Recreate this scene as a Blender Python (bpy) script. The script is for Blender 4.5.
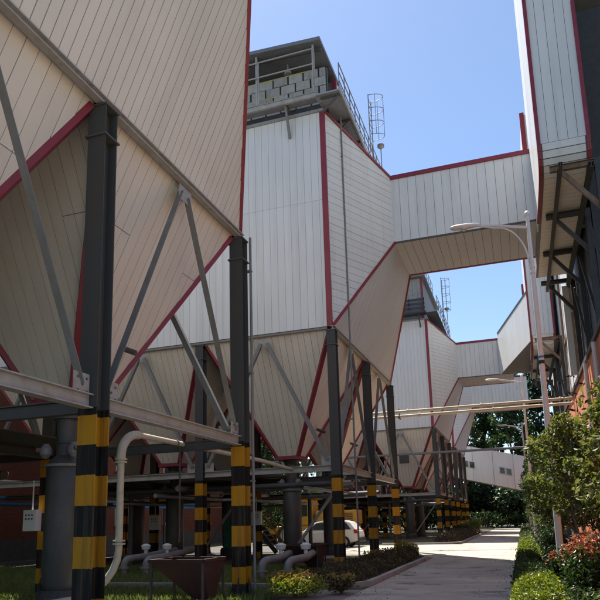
import bpy, math, random
import numpy as np
from mathutils import Vector, Matrix

random.seed(7); RNG = np.random.default_rng(7)
for o in list(bpy.data.objects): bpy.data.objects.remove(o)
scene = bpy.context.scene
COL = scene.collection

# ------------------------------------------------------------------ camera
EYE = Vector((0, 0, 1.6)); YAW, PITCH, ROLL = .3233, .1859, -.0278
fw = Vector((-math.sin(YAW)*math.cos(PITCH), math.cos(YAW)*math.cos(PITCH), math.sin(PITCH)))
r0 = Vector((math.cos(YAW), math.sin(YAW), 0)); u0 = r0.cross(fw)
r1 = r0*math.cos(ROLL) + u0*math.sin(ROLL); u1 = u0*math.cos(ROLL) - r0*math.sin(ROLL)
cam = bpy.data.objects.new('camera', bpy.data.cameras.new('camera')); COL.objects.link(cam)
M4 = Matrix.Identity(4)
for i in range(3):
    M4[i][0] = r1[i]; M4[i][1] = u1[i]; M4[i][2] = -fw[i]; M4[i][3] = EYE[i]
cam.matrix_world = M4
cam.data.sensor_fit = 'HORIZONTAL'; cam.data.sensor_width = 36
cam.data.lens = 646.44/600*36; cam.data.shift_y = 100/600
cam.data.clip_end = 3000
scene.camera = cam
# ------------------------------------------------------------------ light
SUN_A, SUN_E = math.radians(54), math.radians(63)      # from -X towards +Y; elevation
SUN_DIR = Vector((-math.cos(SUN_A)*math.cos(SUN_E), math.sin(SUN_A)*math.cos(SUN_E), math.sin(SUN_E)))
world = bpy.data.worlds.new('World'); scene.world = world; world.use_nodes = True
wn = world.node_tree; bg = wn.nodes['Background']
sky = wn.nodes.new('ShaderNodeTexSky'); sky.sky_type = 'NISHITA'; sky.sun_disc = False
sky.sun_elevation = SUN_E; sky.sun_rotation = math.atan2(SUN_DIR.x, SUN_DIR.y)
sky.air_density = 1.0; sky.dust_density = .4; sky.ozone_density = 3.0
wn.links.new(sky.outputs[0], bg.inputs[0]); bg.inputs[1].default_value = .098
sl = bpy.data.lights.new('sun', 'SUN'); sl.energy = 5.0; sl.angle = math.radians(.5); sl.color = (1, .945, .86)
so = bpy.data.objects.new('sun', sl); COL.objects.link(so); so.location = (-40, 30, 60)
so.rotation_euler = SUN_DIR.to_track_quat('Z', 'Y').to_euler()
vs = scene.view_settings; vs.view_transform = 'Standard'; vs.look = 'None'; vs.gamma = 1; vs.exposure = .95
scene.render.engine = 'CYCLES'
scene.cycles.max_bounces = 5; scene.cycles.diffuse_bounces = 3; scene.cycles.glossy_bounces = 2; scene.cycles.caustics_reflective = False; scene.cycles.caustics_refractive = False; scene.cycles.transmission_bounces = 3
scene.render.resolution_x = scene.render.resolution_y = 1024

# ------------------------------------------------------------------ materials
MAT = {}
def mat(name, col, rough=.6, var=.12, scale=(3, 3, 3), metal=0, dirt=None, dirt_amt=.3, dirt_scale=(6, 6, 1), bump=0, bscale=40, rnd=0, spec=.5):
    m = bpy.data.materials.new(name); m.use_nodes = True; nt = m.node_tree; N = nt.nodes; L = nt.links
    b = N['Principled BSDF']; b.inputs['Roughness'].default_value = rough; b.inputs['Metallic'].default_value = metal
    b.inputs['Specular IOR Level'].default_value = spec
    g = N.new('ShaderNodeNewGeometry')
    def noise(sc, detail=3, thr=None):
        mp = N.new('ShaderNodeMapping'); mp.inputs['Scale'].default_value = sc; L.new(g.outputs['Position'], mp.inputs[0])
        n = N.new('ShaderNodeTexNoise'); n.inputs['Scale'].default_value = 1; n.inputs['Detail'].default_value = detail
        n.inputs['Roughness'].default_value = .62
        L.new(mp.outputs[0], n.inputs['Vector']); return n.outputs[0]
    n1 = noise(scale)
    rmp = N.new('ShaderNodeMapRange'); rmp.inputs[1].default_value = .3; rmp.inputs[2].default_value = .7
    rmp.inputs[3].default_value = 1-var; rmp.inputs[4].default_value = 1+var; L.new(n1, rmp.inputs[0])
    val = rmp.outputs[0]
    if rnd:
        oi = N.new('ShaderNodeObjectInfo'); mr = N.new('ShaderNodeMapRange'); mr.inputs[3].default_value = 1-rnd; mr.inputs[4].default_value = 1+rnd
        L.new(oi.outputs['Random'], mr.inputs[0]); mu = N.new('ShaderNodeMath'); mu.operation = 'MULTIPLY'
        L.new(val, mu.inputs[0]); L.new(mr.outputs[0], mu.inputs[1]); val = mu.outputs[0]
    vm = N.new('ShaderNodeVectorMath'); vm.operation = 'SCALE'; vm.inputs[0].default_value = col; L.new(val, vm.inputs['Scale'])
    out = vm.outputs[0]
    if dirt:
        n2 = noise(dirt_scale, 5); r2 = N.new('ShaderNodeMapRange'); r2.inputs[1].default_value = .5; r2.inputs[2].default_value = .72
        r2.inputs[4].default_value = dirt_amt; L.new(n2, r2.inputs[0])
        mx = N.new('ShaderNodeMix'); mx.data_type = 'RGBA'; L.new(r2.outputs[0], mx.inputs[0]); L.new(out, mx.inputs[6])
        mx.inputs[7].default_value = (*dirt, 1); out = mx.outputs[2]
    L.new(out, b.inputs['Base Color'])
    if bump:
        nb = noise((bscale,)*3, 2); bp = N.new('ShaderNodeBump'); bp.inputs['Strength'].default_value = bump; bp.inputs['Distance'].default_value = .02
        L.new(nb, bp.inputs['Height']); L.new(bp.outputs[0], b.inputs['Normal'])
    MAT[name] = m; return m
mat('clad', (.72, .715, .695), .45, .05, (.7, .7, .25), dirt=(.46, .42, .36), dirt_amt=.26, dirt_scale=(3.5, 3.5, .22), rnd=.04, bump=.25, bscale=1.3)
mat('cladshade', (.51, .515, .52), .5, .05, (.3, .3, .3), dirt=(.38, .37, .35), dirt_amt=.3, dirt_scale=(.8, .8, .8), rnd=.015)  # dusty clad paint, darkened to put underside shade into the colour
mat('cladbounce', (.77, .70, .61), .5, .05, (.35, .35, .35), dirt=(.46, .40, .33), dirt_amt=.22, dirt_scale=(.9, .9, .5), rnd=.035)  # clad paint warmed and lightened: ground bounce on undersides put into the colour
mat('joint', (.22, .21, .20), .7, .15)
mat('red', (.245, .026, .042), .5, .12, (2, 2, 2), dirt=(.16, .03, .03), dirt_amt=.35, rnd=.05)
mat('steel', (.075, .075, .072), .55, .14, (3, 3, 1), dirt=(.16, .10, .06), dirt_amt=.3, bump=.06)
mat('galv', (.36, .345, .32), .55, .1, (3, 3, 3), dirt=(.2, .12, .07), dirt_amt=.5, dirt_scale=(4, 4, 4), bump=.06)
mat('brace', (.19, .185, .175), .5, .12, (3, 3, 3), dirt=(.17, .10, .06), dirt_amt=.35)
mat('rust', (.20, .13, .085), .75, .25, (4, 4, 4), dirt=(.09, .05, .03), dirt_amt=.6, bump=.2)
mat('darksteel', (.045, .042, .04), .6, .2, (4, 4, 4), dirt=(.11, .06, .035), dirt_amt=.4)
mat('slate', (.16, .17, .18), .6, .12, (2, 2, 1), dirt=(.08, .08, .08), dirt_amt=.4)
mat('platform', (.30, .31, .325), .55, .12, (3, 3, 3), dirt=(.12, .09, .07), dirt_amt=.35)
mat('greyblock', (.36, .35, .325), .7, .15, (5, 5, 5), rnd=.15, dirt=(.12, .11, .1), dirt_amt=.4)
mat('yellowjoint', (.45, .36, .08), .7, .2)
mat('vessel', (.07, .068, .063), .5, .15, (4, 4, 2), dirt=(.16, .11, .07), dirt_amt=.4, dirt_scale=(7, 7, 3))
mat('ivory', (.56, .50, .38), .5, .1, (5, 5, 5), dirt=(.25, .17, .09), dirt_amt=.5, dirt_scale=(5, 5, 5))
mat('pipegrey', (.22, .215, .205), .5, .15, (5, 5, 5), dirt=(.14, .10, .07), dirt_amt=.4)
mat('pipedark', (.06, .06, .06), .55, .2)
mat('pipetan', (.50, .42, .31), .6, .12, (3, 3, 3), dirt=(.25, .19, .13), dirt_amt=.4)
mat('pipeblue', (.03, .16, .36), .45, .1)
mat('maroon', (.034, .010, .009), .7, .25, (5, 5, 5), dirt=(.05, .02, .02), dirt_amt=.5, bump=.2)
mat('orange', (.60, .21, .10), .85, .10, (1.2, 1.2, 1.2), dirt=(.40, .15, .08), dirt_amt=.5, dirt_scale=(2, 2, .6), bump=.3, bscale=50)
mat('brownroof', (.06, .045, .04), .7, .2)
mat('plinth', (.10, .10, .10), .8, .2, bump=.2)
mat('concrete', (.36, .34, .31), .85, .14, (2, 2, 2), dirt=(.18, .17, .15), dirt_amt=.5, dirt_scale=(2.5, 2.5, 2.5), bump=.3, rnd=.1)
mat('soil', (.075, .058, .04), .95, .35, (6, 6, 6), bump=.8, bscale=30)
mat('bark', (.10, .08, .06), .9, .3, (20, 20, 4), bump=.6, bscale=35)
mat('palebark', (.30, .27, .22), .85, .25, (20, 20, 4), bump=.4, bscale=35)
mat('lamppaint', (.66, .62, .60), .4, .05, (4, 4, 4), dirt=(.4, .34, .3), dirt_amt=.3)
mat('white', (.72, .72, .71), .35, .04)
mat('carwhite', (.78, .78, .77), .18, .02)
mat('yellowpaint', (.52, .27, .03), .45, .12, (4, 4, 4), dirt=(.25, .15, .05), dirt_amt=.35)
mat('green', (.02, .16, .10), .5, .1)
mat('black', (.015, .015, .016), .5, .2)
mat('rubber', (.02, .02, .02), .85, .2)
mat('rim', (.45, .45, .46), .3, .05, metal=.7)
mat('taillight', (.45, .02, .015), .25, .05)
mat('frame', (.55, .55, .53), .5, .06)
def glass(name, col, rough=.08):
    m = bpy.data.materials.new(name); m.use_nodes = True; b = m.node_tree.nodes['Principled BSDF']
    n = m.node_tree.nodes.new('ShaderNodeTexNoise'); n.inputs['Scale'].default_value = 2.5
    mr = m.node_tree.nodes.new('ShaderNodeMapRange'); mr.inputs[3].default_value = rough; mr.inputs[4].default_value = rough+.12
    m.node_tree.links.new(n.outputs[0], mr.inputs[0]); m.node_tree.links.new(mr.outputs[0], b.inputs['Roughness'])
    b.inputs['Base Color'].default_value = (*col, 1); b.inputs['Specular IOR Level'].default_value = .8; MAT[name] = m
glass('glass', (.03, .04, .045)); glass('lampglass', (.45, .46, .45), .25)

def hazard():   # dark grey above 3.3 m, yellow and black paint bands below, dark foot
    m = mat('hazard', (.5, .5, .5)); nt = m.node_tree; N = nt.nodes; L = nt.links; b = N['Principled BSDF']; b.inputs['Roughness'].default_value = .65; b.inputs['Specular IOR Level'].default_value = .2
    g = N.new('ShaderNodeNewGeometry'); s = N.new('ShaderNodeSeparateXYZ'); L.new(g.outputs['Position'], s.inputs[0])
    ns = N.new('ShaderNodeTexNoise'); ns.inputs['Scale'].default_value = 9; ns.inputs['Detail'].default_value = 5
    ad = N.new('ShaderNodeMath'); ad.operation = 'MULTIPLY_ADD'; L.new(ns.outputs[0], ad.inputs[0]); ad.inputs[1].default_value = .03; ph = N.new('ShaderNodeMath'); ph.operation = 'GREATER_THAN'; L.new(s.outputs[1], ph.inputs[0]); ph.inputs[1].default_value = 18
    pz = N.new('ShaderNodeMath'); pz.operation = 'MULTIPLY_ADD'; L.new(ph.outputs[0], pz.inputs[0]); pz.inputs[1].default_value = .23
    oi = N.new('ShaderNodeObjectInfo'); oz = N.new('ShaderNodeMath'); oz.operation = 'MULTIPLY_ADD'; L.new(oi.outputs['Random'], oz.inputs[0]); oz.inputs[1].default_value = .1; L.new(s.outputs[2], oz.inputs[2]); L.new(oz.outputs[0], pz.inputs[2])
    L.new(pz.outputs[0], ad.inputs[2])
    d = N.new('ShaderNodeMath'); d.operation = 'MULTIPLY_ADD'; L.new(ad.outputs[0], d.inputs[0]); d.inputs[1].default_value = 1/.9; d.inputs[2].default_value = -2.74
    fr = N.new('ShaderNodeMath'); fr.operation = 'FRACT'; L.new(d.outputs[0], fr.inputs[0])
    gt = N.new('ShaderNodeMath'); gt.operation = 'GREATER_THAN'; L.new(fr.outputs[0], gt.inputs[0]); gt.inputs[1].default_value = .5
    def mix(f, a, c):
        x = N.new('ShaderNodeMix'); x.data_type = 'RGBA'
        if f is not None: L.new(f, x.inputs[0])
        for k, v in ((6, a), (7, c)):
            if isinstance(v, tuple): x.inputs[k].default_value = (*v, 1)
            else: L.new(v, x.inputs[k])
        return x
    yb = mix(gt.outputs[0], (.014, .013, .012), (.47, .215, .012))
    up = N.new('ShaderNodeMath'); up.operation = 'GREATER_THAN'; L.new(ad.outputs[0], up.inputs[0]); up.inputs[1].default_value = 3.48
    c2 = mix(up.outputs[0], yb.outputs[2], (.068, .068, .066))
    lo = N.new('ShaderNodeMath'); lo.operation = 'LESS_THAN'; L.new(ad.outputs[0], lo.inputs[0]); lo.inputs[1].default_value = .3
    c3 = mix(lo.outputs[0], c2.outputs[2], (.03, .03, .03))
    n2 = N.new('ShaderNodeTexNoise'); n2.inputs['Scale'].default_value = 3.3; n2.inputs['Detail'].default_value = 7; n2.inputs['Roughness'].default_value = .7
    r2 = N.new('ShaderNodeMapRange'); L.new(n2.outputs[0], r2.inputs[0]); r2.inputs[1].default_value = .5; r2.inputs[2].default_value = .66; r2.inputs[4].default_value = .6
    c4 = mix(r2.outputs[0], c3.outputs[2], (.10, .07, .045)); L.new(c4.outputs[2], b.inputs['Base Color'])
hazard()

def leafmat(name, cols, trans=.35, rough=.45):
    m = bpy.data.materials.new(name); m.use_nodes = True; nt = m.node_tree; N = nt.nodes; L = nt.links; b = N['Principled BSDF']
    g = N.new('ShaderNodeNewGeometry'); r = N.new('ShaderNodeValToRGB'); e = r.color_ramp.elements
    L.new(g.outputs['Random Per Island'], r.inputs[0])
    while len(e) < len(cols): e.new(.5)
    for i, c in enumerate(cols): e[i].position = i/max(1, len(cols)-1); e[i].color = (*c, 1)
    b.inputs['Roughness'].default_value = rough; L.new(r.outputs[0], b.inputs['Base Color'])
    t = N.new('ShaderNodeBsdfTranslucent'); mx = N.new('ShaderNodeMixShader'); mx.inputs[0].default_value = trans
    hs = N.new('ShaderNodeHueSaturation'); hs.inputs['Saturation'].default_value = 1.15; hs.inputs['Value'].default_value = 1.5
    L.new(r.outputs[0], hs.inputs['Color']); L.new(hs.outputs[0], t.inputs[0])
    L.new(b.outputs[0], mx.inputs[1]); L.new(t.outputs[0], mx.inputs[2]); L.new(mx.outputs[0], N['Material Output'].inputs[0]); MAT[name] = m
leafmat('leaf_dark', [(.012, .026, .01), (.022, .045, .014), (.038, .065, .02)])
leafmat('leaf_mid', [(.018, .038, .01), (.035, .066, .015), (.07, .10, .028), (.025, .05, .014)])
leafmat('leaf_olive', [(.03, .048, .01), (.075, .095, .02), (.15, .165, .04), (.045, .07, .015), (.22, .22, .07)], .42, .5)
leafmat('leaf_lime', [(.09, .14, .014), (.16, .205, .024), (.23, .255, .045), (.06, .11, .013)], .35)
leafmat('leaf_red', [(.42, .09, .06), (.50, .17, .11), (.30, .07, .04), (.08, .11, .03), (.55, .24, .17)], .3)
leafmat('leaf_rust', [(.09, .05, .025), (.13, .07, .035), (.06, .06, .025), (.05, .07, .02)], .3)
leafmat('flower', [(.10, .13, .02), (.42, .30, .08), (.14, .16, .03), (.40, .16, .06), (.32, .28, .08)], .3)
leafmat('grass', [(.09, .14, .03), (.15, .20, .045), (.20, .23, .07), (.07, .12, .03)], .35, .6)

def roadmat(name, base, stain):
    m = mat(name, base, .85, .2, (.45, .9, 1), dirt=stain, dirt_amt=.85, dirt_scale=(.5, 1.1, 1), bump=.35, bscale=60)
    nt = m.node_tree; N = nt.nodes; L = nt.links; b = N['Principled BSDF']; src = b.inputs['Base Color'].links[0].from_socket
    g = N.new('ShaderNodeNewGeometry'); vo = N.new('ShaderNodeTexVoronoi'); vo.feature = 'DISTANCE_TO_EDGE'; vo.inputs['Scale'].default_value = .45
    nn = N.new('ShaderNodeTexNoise'); nn.inputs['Scale'].default_value = 1.3; nn.inputs['Detail'].default_value = 5; L.new(g.outputs['Position'], nn.inputs['Vector'])
    va = N.new('ShaderNodeVectorMath'); va.operation = 'MULTIPLY_ADD'; L.new(nn.outputs['Color'], va.inputs[0]); va.inputs[1].default_value = (.9, .9, 0); L.new(g.outputs['Position'], va.inputs[2]); L.new(va.outputs[0], vo.inputs['Vector'])
    mr = N.new('ShaderNodeMapRange'); mr.inputs[1].default_value = .0; mr.inputs[2].default_value = .016; mr.inputs[3].default_value = .4; mr.inputs[4].default_value = 0; L.new(vo.outputs['Distance'], mr.inputs[0])
    mx = N.new('ShaderNodeMix'); mx.data_type = 'RGBA'; L.new(mr.outputs[0], mx.inputs[0]); L.new(src, mx.inputs[6]); mx.inputs[7].default_value = (stain[0]*.5, stain[1]*.5, stain[2]*.5, 1)
    n3 = N.new('ShaderNodeTexNoise'); n3.inputs['Scale'].default_value = 1; n3.inputs['Detail'].default_value = 2; mp = N.new('ShaderNodeMapping'); mp.inputs['Scale'].default_value = (.9, 1.2, 1); mp.inputs['Location'].default_value = (3.1, 1.7, 0)
    L.new(g.outputs['Position'], mp.inputs[0]); L.new(mp.outputs[0], n3.inputs['Vector'])
    m3 = N.new('ShaderNodeMapRange'); m3.inputs[1].default_value = .62; m3.inputs[2].default_value = .66; m3.inputs[4].default_value = .75; L.new(n3.outputs[0], m3.inputs[0])
    m4 = N.new('ShaderNodeMix'); m4.data_type = 'RGBA'; L.new(m3.outputs[0], m4.inputs[0]); L.new(mx.outputs[2], m4.inputs[6]); m4.inputs[7].default_value = (stain[0]*.5, stain[1]*.5, stain[2]*.5, 1)
    L.new(m4.outputs[2], b.inputs['Base Color']); return m
roadmat('road', (.47, .415, .335), (.25, .222, .18))
roadmat('shadedroad', (.10, .095, .088), (.05, .05, .05))  # surface darkened to stand in for shade over the side street
roadmat('paving', (.26, .23, .19), (.14, .12, .10))
roadmat('bounce_yard', (.40, .365, .31), (.28, .25, .21))
def groundmat():
    m = mat('ground', (.10, .095, .05), .95, .3, (.8, .8, .8), dirt=(.13, .105, .07), dirt_amt=.8, dirt_scale=(.25, .25, .25), bump=.6, bscale=20)
groundmat()
def brickmat():
    m = mat('brick', (.3, .1, .06)); nt = m.node_tree; N = nt.nodes; L = nt.links; b = N['Principled BSDF']
    g = N.new('ShaderNodeNewGeometry'); s = N.new('ShaderNodeSeparateXYZ'); L.new(g.outputs['Position'], s.inputs[0])
    c = N.new('ShaderNodeCombineXYZ'); L.new(s.outputs[1], c.inputs[0]); L.new(s.outputs[2], c.inputs[1])
    bt = N.new('ShaderNodeTexBrick'); L.new(c.outputs[0], bt.inputs['Vector']); bt.inputs['Scale'].default_value = 1
    bt.inputs['Brick Width'].default_value = .25; bt.inputs['Row Height'].default_value = .075; bt.inputs['Mortar Size'].default_value = .008
    bt.inputs['Color1'].default_value = (.24, .065, .038, 1); bt.inputs['Color2'].default_value = (.17, .048, .03, 1); bt.inputs['Mortar'].default_value = (.14, .085, .06, 1)
    L.new(bt.outputs[0], b.inputs['Base Color']); b.inputs['Roughness'].default_value = .9
brickmat()

# ------------------------------------------------------------------ mesh helpers
V = lambda *a: Vector(a)
class MB:
    def __init__(s): s.v = []; s.f = []
    def add(s, vs, fs):
        o = len(s.v); s.v += [tuple(v) for v in vs]; s.f += [tuple(i+o for i in f) for f in fs]; return s
    def box(s, x0, x1, y0, y1, z0, z1):
        return s.add([(x, y, z) for z in (z0, z1) for y in (y0, y1) for x in (x0, x1)],
                     [(0, 2, 3, 1), (4, 5, 7, 6), (0, 1, 5, 4), (2, 6, 7, 3), (0, 4, 6, 2), (1, 3, 7, 5)])
    def beam(s, p, q, w, h=None, up=(0, 0, 1)):
        p = Vector(p); q = Vector(q); h = h or w; d = (q-p).normalized(); up = Vector(up)
        if abs(d.dot(up)) > .98: up = V(0, 1, 0)
        a = d.cross(up).normalized(); b = a.cross(d)
        vs = [c + a*(sx*w/2) + b*(sy*h/2) for c in (p, q) for sx, sy in ((-1, -1), (1, -1), (1, 1), (-1, 1))]
        return s.add(vs, [(0, 1, 2, 3), (7, 6, 5, 4), (0, 4, 5, 1), (1, 5, 6, 2), (2, 6, 7, 3), (3, 7, 4, 0)])
    def angle(s, p, q, w, up=(0, 0, 1), t=.014):   # rolled L section
        p = Vector(p); q = Vector(q); d = (q-p).normalized(); up = Vector(up)
        a = d.cross(up).normalized(); b = a.cross(d)
        prof = [(-.5, -.5), (.5, -.5), (.5, -.5+t/w), (-.5+t/w, -.5+t/w), (-.5+t/w, .5), (-.5, .5)]
        vs = [c + a*(x*w) + b*(y*w) for c in (p, q) for x, y in prof]; n = 6
        return s.add(vs, [tuple(range(n))[::-1], tuple(range(n, 2*n))] + [(i, (i+1) % n, n+(i+1) % n, n+i) for i in range(n)])
    def ibeam(s, p, q, w, h, t=.02, up=(0, 0, 1)):  # rolled I section
        p = Vector(p); q = Vector(q); d = (q-p).normalized(); up = Vector(up)
        if abs(d.dot(up)) > .98: up = V(0, 1, 0)
        a = d.cross(up).normalized(); b = a.cross(d); W, H = w/2, h/2; T = t/2
        prof = [(-W, -H), (W, -H), (W, -H+t), (T, -H+t), (T, H-t), (W, H-t), (W, H), (-W, H), (-W, H-t), (-T, H-t), (-T, -H+t), (-W, -H+t)]
        vs = [c + a*x + b*y for c in (p, q) for x, y in prof]; n = 12
        return s.add(vs, [tuple(range(n))[::-1], tuple(range(n, 2*n))] + [(i, (i+1) % n, n+(i+1) % n, n+i) for i in range(n)])
    def tube(s, pts, r, n=10, cap=True):
        pts = [Vector(p) for p in pts]; rs = r if isinstance(r, (list, tuple)) else [r]*len(pts)
        a = None; base = len(s.v)
        for i, p in enumerate(pts):
            d = (pts[min(i+1, len(pts)-1)] - pts[max(i-1, 0)]).normalized()
            if a is None: a = d.orthogonal().normalized()
            a = (a - d*a.dot(d)).normalized(); b = d.cross(a)
            for k in range(n):
                t = 2*math.pi*k/n; s.v.append(tuple(p + (a*math.cos(t)+b*math.sin(t))*rs[i]))
        for i in range(len(pts)-1):
            for k in range(n):
                s.f.append((base+i*n+k, base+i*n+(k+1) % n, base+(i+1)*n+(k+1) % n, base+(i+1)*n+k))
        if cap:
            s.f.append(tuple(base+k for k in range(n))[::-1]); s.f.append(tuple(base+(len(pts)-1)*n+k for k in range(n)))
        return s
    def lathe(s, c, prof, n=20, axis='Z'):
        base = len(s.v)
        for rr, zz in prof:
            for k in range(n):
                t = 2*math.pi*k/n; x, y, z = rr*math.cos(t), rr*math.sin(t), zz
                if axis == 'Y': x, y, z = x, z, y
                if axis == 'X': x, y, z = z, x, y
                s.v.append((c[0]+x, c[1]+y, c[2]+z))
        m = len(prof)
        for i in range(m-1):
            for k in range(n): s.f.append((base+i*n+k, base+i*n+(k+1) % n, base+(i+1)*n+(k+1) % n, base+(i+1)*n+k))
        s.f.append(tuple(base+k for k in range(n))[::-1]); s.f.append(tuple(base+(m-1)*n+k for k in range(n)))
        return s
    def prism(s, poly, vec):     # planar polygon pushed along vec
        n = len(poly); vec = Vector(vec); vs = [Vector(p) for p in poly]; vs += [p+vec for p in vs]
        return s.add(vs, [tuple(range(n))[::-1], tuple(range(n, 2*n))] + [(i, (i+1) % n, n+(i+1) % n, n+i) for i in range(n)])
def arc(c, a, b, r, n=6, t0=0, t1=math.pi/2):
    c, a, b = Vector(c), Vector(a), Vector(b)
    return [c + a*(r*math.cos(t0+(t1-t0)*i/n)) + b*(r*math.sin(t0+(t1-t0)*i/n)) for i in range(n+1)]

ORG = {}
def thing(name, label, cat, loc=(0, 0, 0), group=None):
    o = bpy.data.objects.new(name, None); COL.objects.link(o); o.location = loc; o.empty_display_size = .3
    tag(o, label, cat, group); ORG[o] = Vector(loc); return o
def tag(o, label=None, cat=None, group=None, kind=None):
    for k, v in (('label', label), ('category', cat), ('group', group), ('kind', kind)):
        if v: o[k] = v
    return o
def mesh(mb, name):
    me = bpy.data.meshes.new(name); me.from_pydata(mb.v, [], mb.f); me.update(); return me
def smooth(o, ang=35):
    me = o.data; me.polygons.foreach_set('use_smooth', [True]*len(me.polygons))
    try: me.set_sharp_from_angle(angle=math.radians(ang))
    except Exception: pass
def obj(name, mb, m, parent=None, kind=None, sm=False, bevel=0):
    org = ORG.get(parent, V(0, 0, 0)) if parent else V(0, 0, 0)
    b = MB(); b.f = mb.f; b.v = [(v[0]-org.x, v[1]-org.y, v[2]-org.z) for v in mb.v]
    o = bpy.data.objects.new(name, mesh(b, name)); COL.objects.link(o); o.data.materials.append(MAT[m])
    if parent: o.parent = parent; ORG[o] = org
    if kind: o['kind'] = kind
    if sm: smooth(o)
    if bevel:
        md = o.modifiers.new('bevel', 'BEVEL'); md.width = bevel; md.segments = 2; md.limit_method = 'ANGLE'
    return o
def single(name, mb, m, label, cat, group=None, sm=False, bevel=0, kind=None):
    c = np.array(mb.v); loc = V(float((c[:, 0].min()+c[:, 0].max())/2), float((c[:, 1].min()+c[:, 1].max())/2), float(c[:, 2].min()))
    mb.v = [(v[0]-loc.x, v[1]-loc.y, v[2]-loc.z) for v in mb.v]
    o = bpy.data.objects.new(name, mesh(mb, name)); COL.objects.link(o); o.location = loc; o.data.materials.append(MAT[m])
    tag(o, label, cat, group, kind); ORG[o] = loc
    if sm: smooth(o)
    if bevel:
        md = o.modifiers.new('bevel', 'BEVEL'); md.width = bevel; md.segments = 2; md.limit_method = 'ANGLE'
    return o
def struct(name, mb, m, kind='structure'):
    o = obj(name, mb, m); o['kind'] = kind; return o
def copy_tree(o, parent=None):
    c = o.copy(); COL.objects.link(c); c.parent = parent
    if o in ORG: ORG[c] = ORG[o]
    for ch in list(o.children): copy_tree(ch, c)
    return c

def clip(poly, k, lim, sign):
    out = []
    for i in range(len(poly)):
        a, b = poly[i], poly[(i+1) % len(poly)]; da = sign*(a[k]-lim); db = sign*(b[k]-lim)
        if da <= 0: out.append(a)
        if da*db < 0:
            t = da/(da-db); out.append((a[0]+(b[0]-a[0])*t, a[1]+(b[1]-a[1])*t))
    return out
PCACHE = {}
def clad(parent, poly, run, width, m, thick=.035, gap=.013, joined=False, name='cladding_panel', splits=(), jit=.004, stag=False):
    """split a planar polygon (counter-clockwise from outside) into sheets that run along `run`"""
    P = [Vector(p) for p in poly]; n = V(0, 0, 0)
    for i in range(len(P)): n += (P[i]-P[0]).cross(P[(i+1) % len(P)]-P[0])
    n.normalize(); e1 = Vector(run); e1 = (e1-n*e1.dot(n)).normalized(); e2 = n.cross(e1); o = P[0]
    q = [((p-o).dot(e1), (p-o).dot(e2)) for p in P]
    lo = min(a[1] for a in q); hi = max(a[1] for a in q); k = max(1, round((hi-lo)/width)); w = (hi-lo)/k
    bnds = [min(a[0] for a in q)-1] + [s for s in splits] + [max(a[0] for a in q)+1]
    big = MB()
    full = bnds
    for i in range(k):
        bnds = full if (not stag or (i*1.0) % 13 < 5) else [full[0], full[-1]]
        for j in range(len(bnds)-1):
            c = clip(clip(q, 1, lo+(i+1)*w-gap/2, 1), 1, lo+i*w+gap/2, -1)
            if j > 0: c = clip(c, 0, bnds[j]+gap/2, -1)
            if j < len(bnds)-2: c = clip(c, 0, bnds[j+1]-gap/2, 1)
            if len(c) < 3: continue
            ar = abs(sum(c[a][0]*c[(a+1) % len(c)][1]-c[(a+1) % len(c)][0]*c[a][1] for a in range(len(c))))/2
            if ar < .004: continue
            th = thick + (random.random()-.5)*2*jit if not joined else thick
            pts = [o + e1*a + e2*b + n*.002 for a, b in c]
            if joined: big.prism(pts, n*th); continue
            key = (m, tuple(round(x, 3) for x in n), tuple((round(a-c[0][0], 3), round(b-c[0][1], 3)) for a, b in c))
            p0 = pts[0]
            if key not in PCACHE:
                mb = MB().prism([p-p0 for p in pts], n*th); me = mesh(mb, name); me.materials.append(MAT[m]); PCACHE[key] = me
            ob = bpy.data.objects.new(name, PCACHE[key]); COL.objects.link(ob); ob.parent = parent; ob.location = p0-ORG[parent]
    if joined: return obj(name, big, m, parent, kind='stuff')

# ------------------------------------------------------------------ foliage helpers
def leaf_mesh(pts, size, name, aspect=.45, up=.2, fine=False):
    n = len(pts); P = np.asarray(pts, float); d = RNG.normal(size=(n, 3)); d[:, 2] += up; d /= np.linalg.norm(d, axis=1)[:, None]
    e = RNG.normal(size=(n, 3)); s = np.cross(d, e); s /= np.linalg.norm(s, axis=1)[:, None]; nn = np.cross(d, s)
    L = size*(.6+.8*RNG.random(n))[:, None]; w = L*aspect
    if fine:      # pointed oval, folded along the midrib, drooping tip
        prof = [(-.5, 0, 0), (-.2, .46, .16), (.14, .42, .12), (.5, 0, -.2), (.14, -.42, .12), (-.2, -.46, .16)]; q = 6
        tr = [0, 1, 2, 0, 2, 3, 0, 3, 4, 0, 4, 5]
    else:
        prof = [(-.5, 0, 0), (-.05, .5, .22), (.5, 0, 0), (-.05, -.5, .22)]; q = 4; tr = [0, 1, 2, 0, 2, 3]
    v = np.empty((n, q, 3))
    for k, (a, b, c) in enumerate(prof): v[:, k] = P + d*L*a + s*w*b + nn*w*c
    me = bpy.data.meshes.new(name); me.vertices.add(n*q); me.vertices.foreach_set('co', v.reshape(-1)); nt = len(tr)//3
    tri = ((np.arange(n)*q)[:, None] + np.array(tr)[None, :]).reshape(-1)
    me.loops.add(n*nt*3); me.loops.foreach_set('vertex_index', tri.astype(np.int32)); me.polygons.add(n*nt)
    me.polygons.foreach_set('loop_start', (np.arange(n*nt)*3).astype(np.int32)); me.update(calc_edges=True); me.validate(); return me
def leaves(name, pts, size, m, parent=None, **k):
    org = ORG.get(parent, V(0, 0, 0)) if parent else V(0, 0, 0)
    me = leaf_mesh(np.asarray(pts)-np.array(org), size, name, **k); me.materials.append(MAT[m])
    o = bpy.data.objects.new(name, me); COL.objects.link(o)
    if parent: o.parent = parent; ORG[o] = org
    return o
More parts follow.
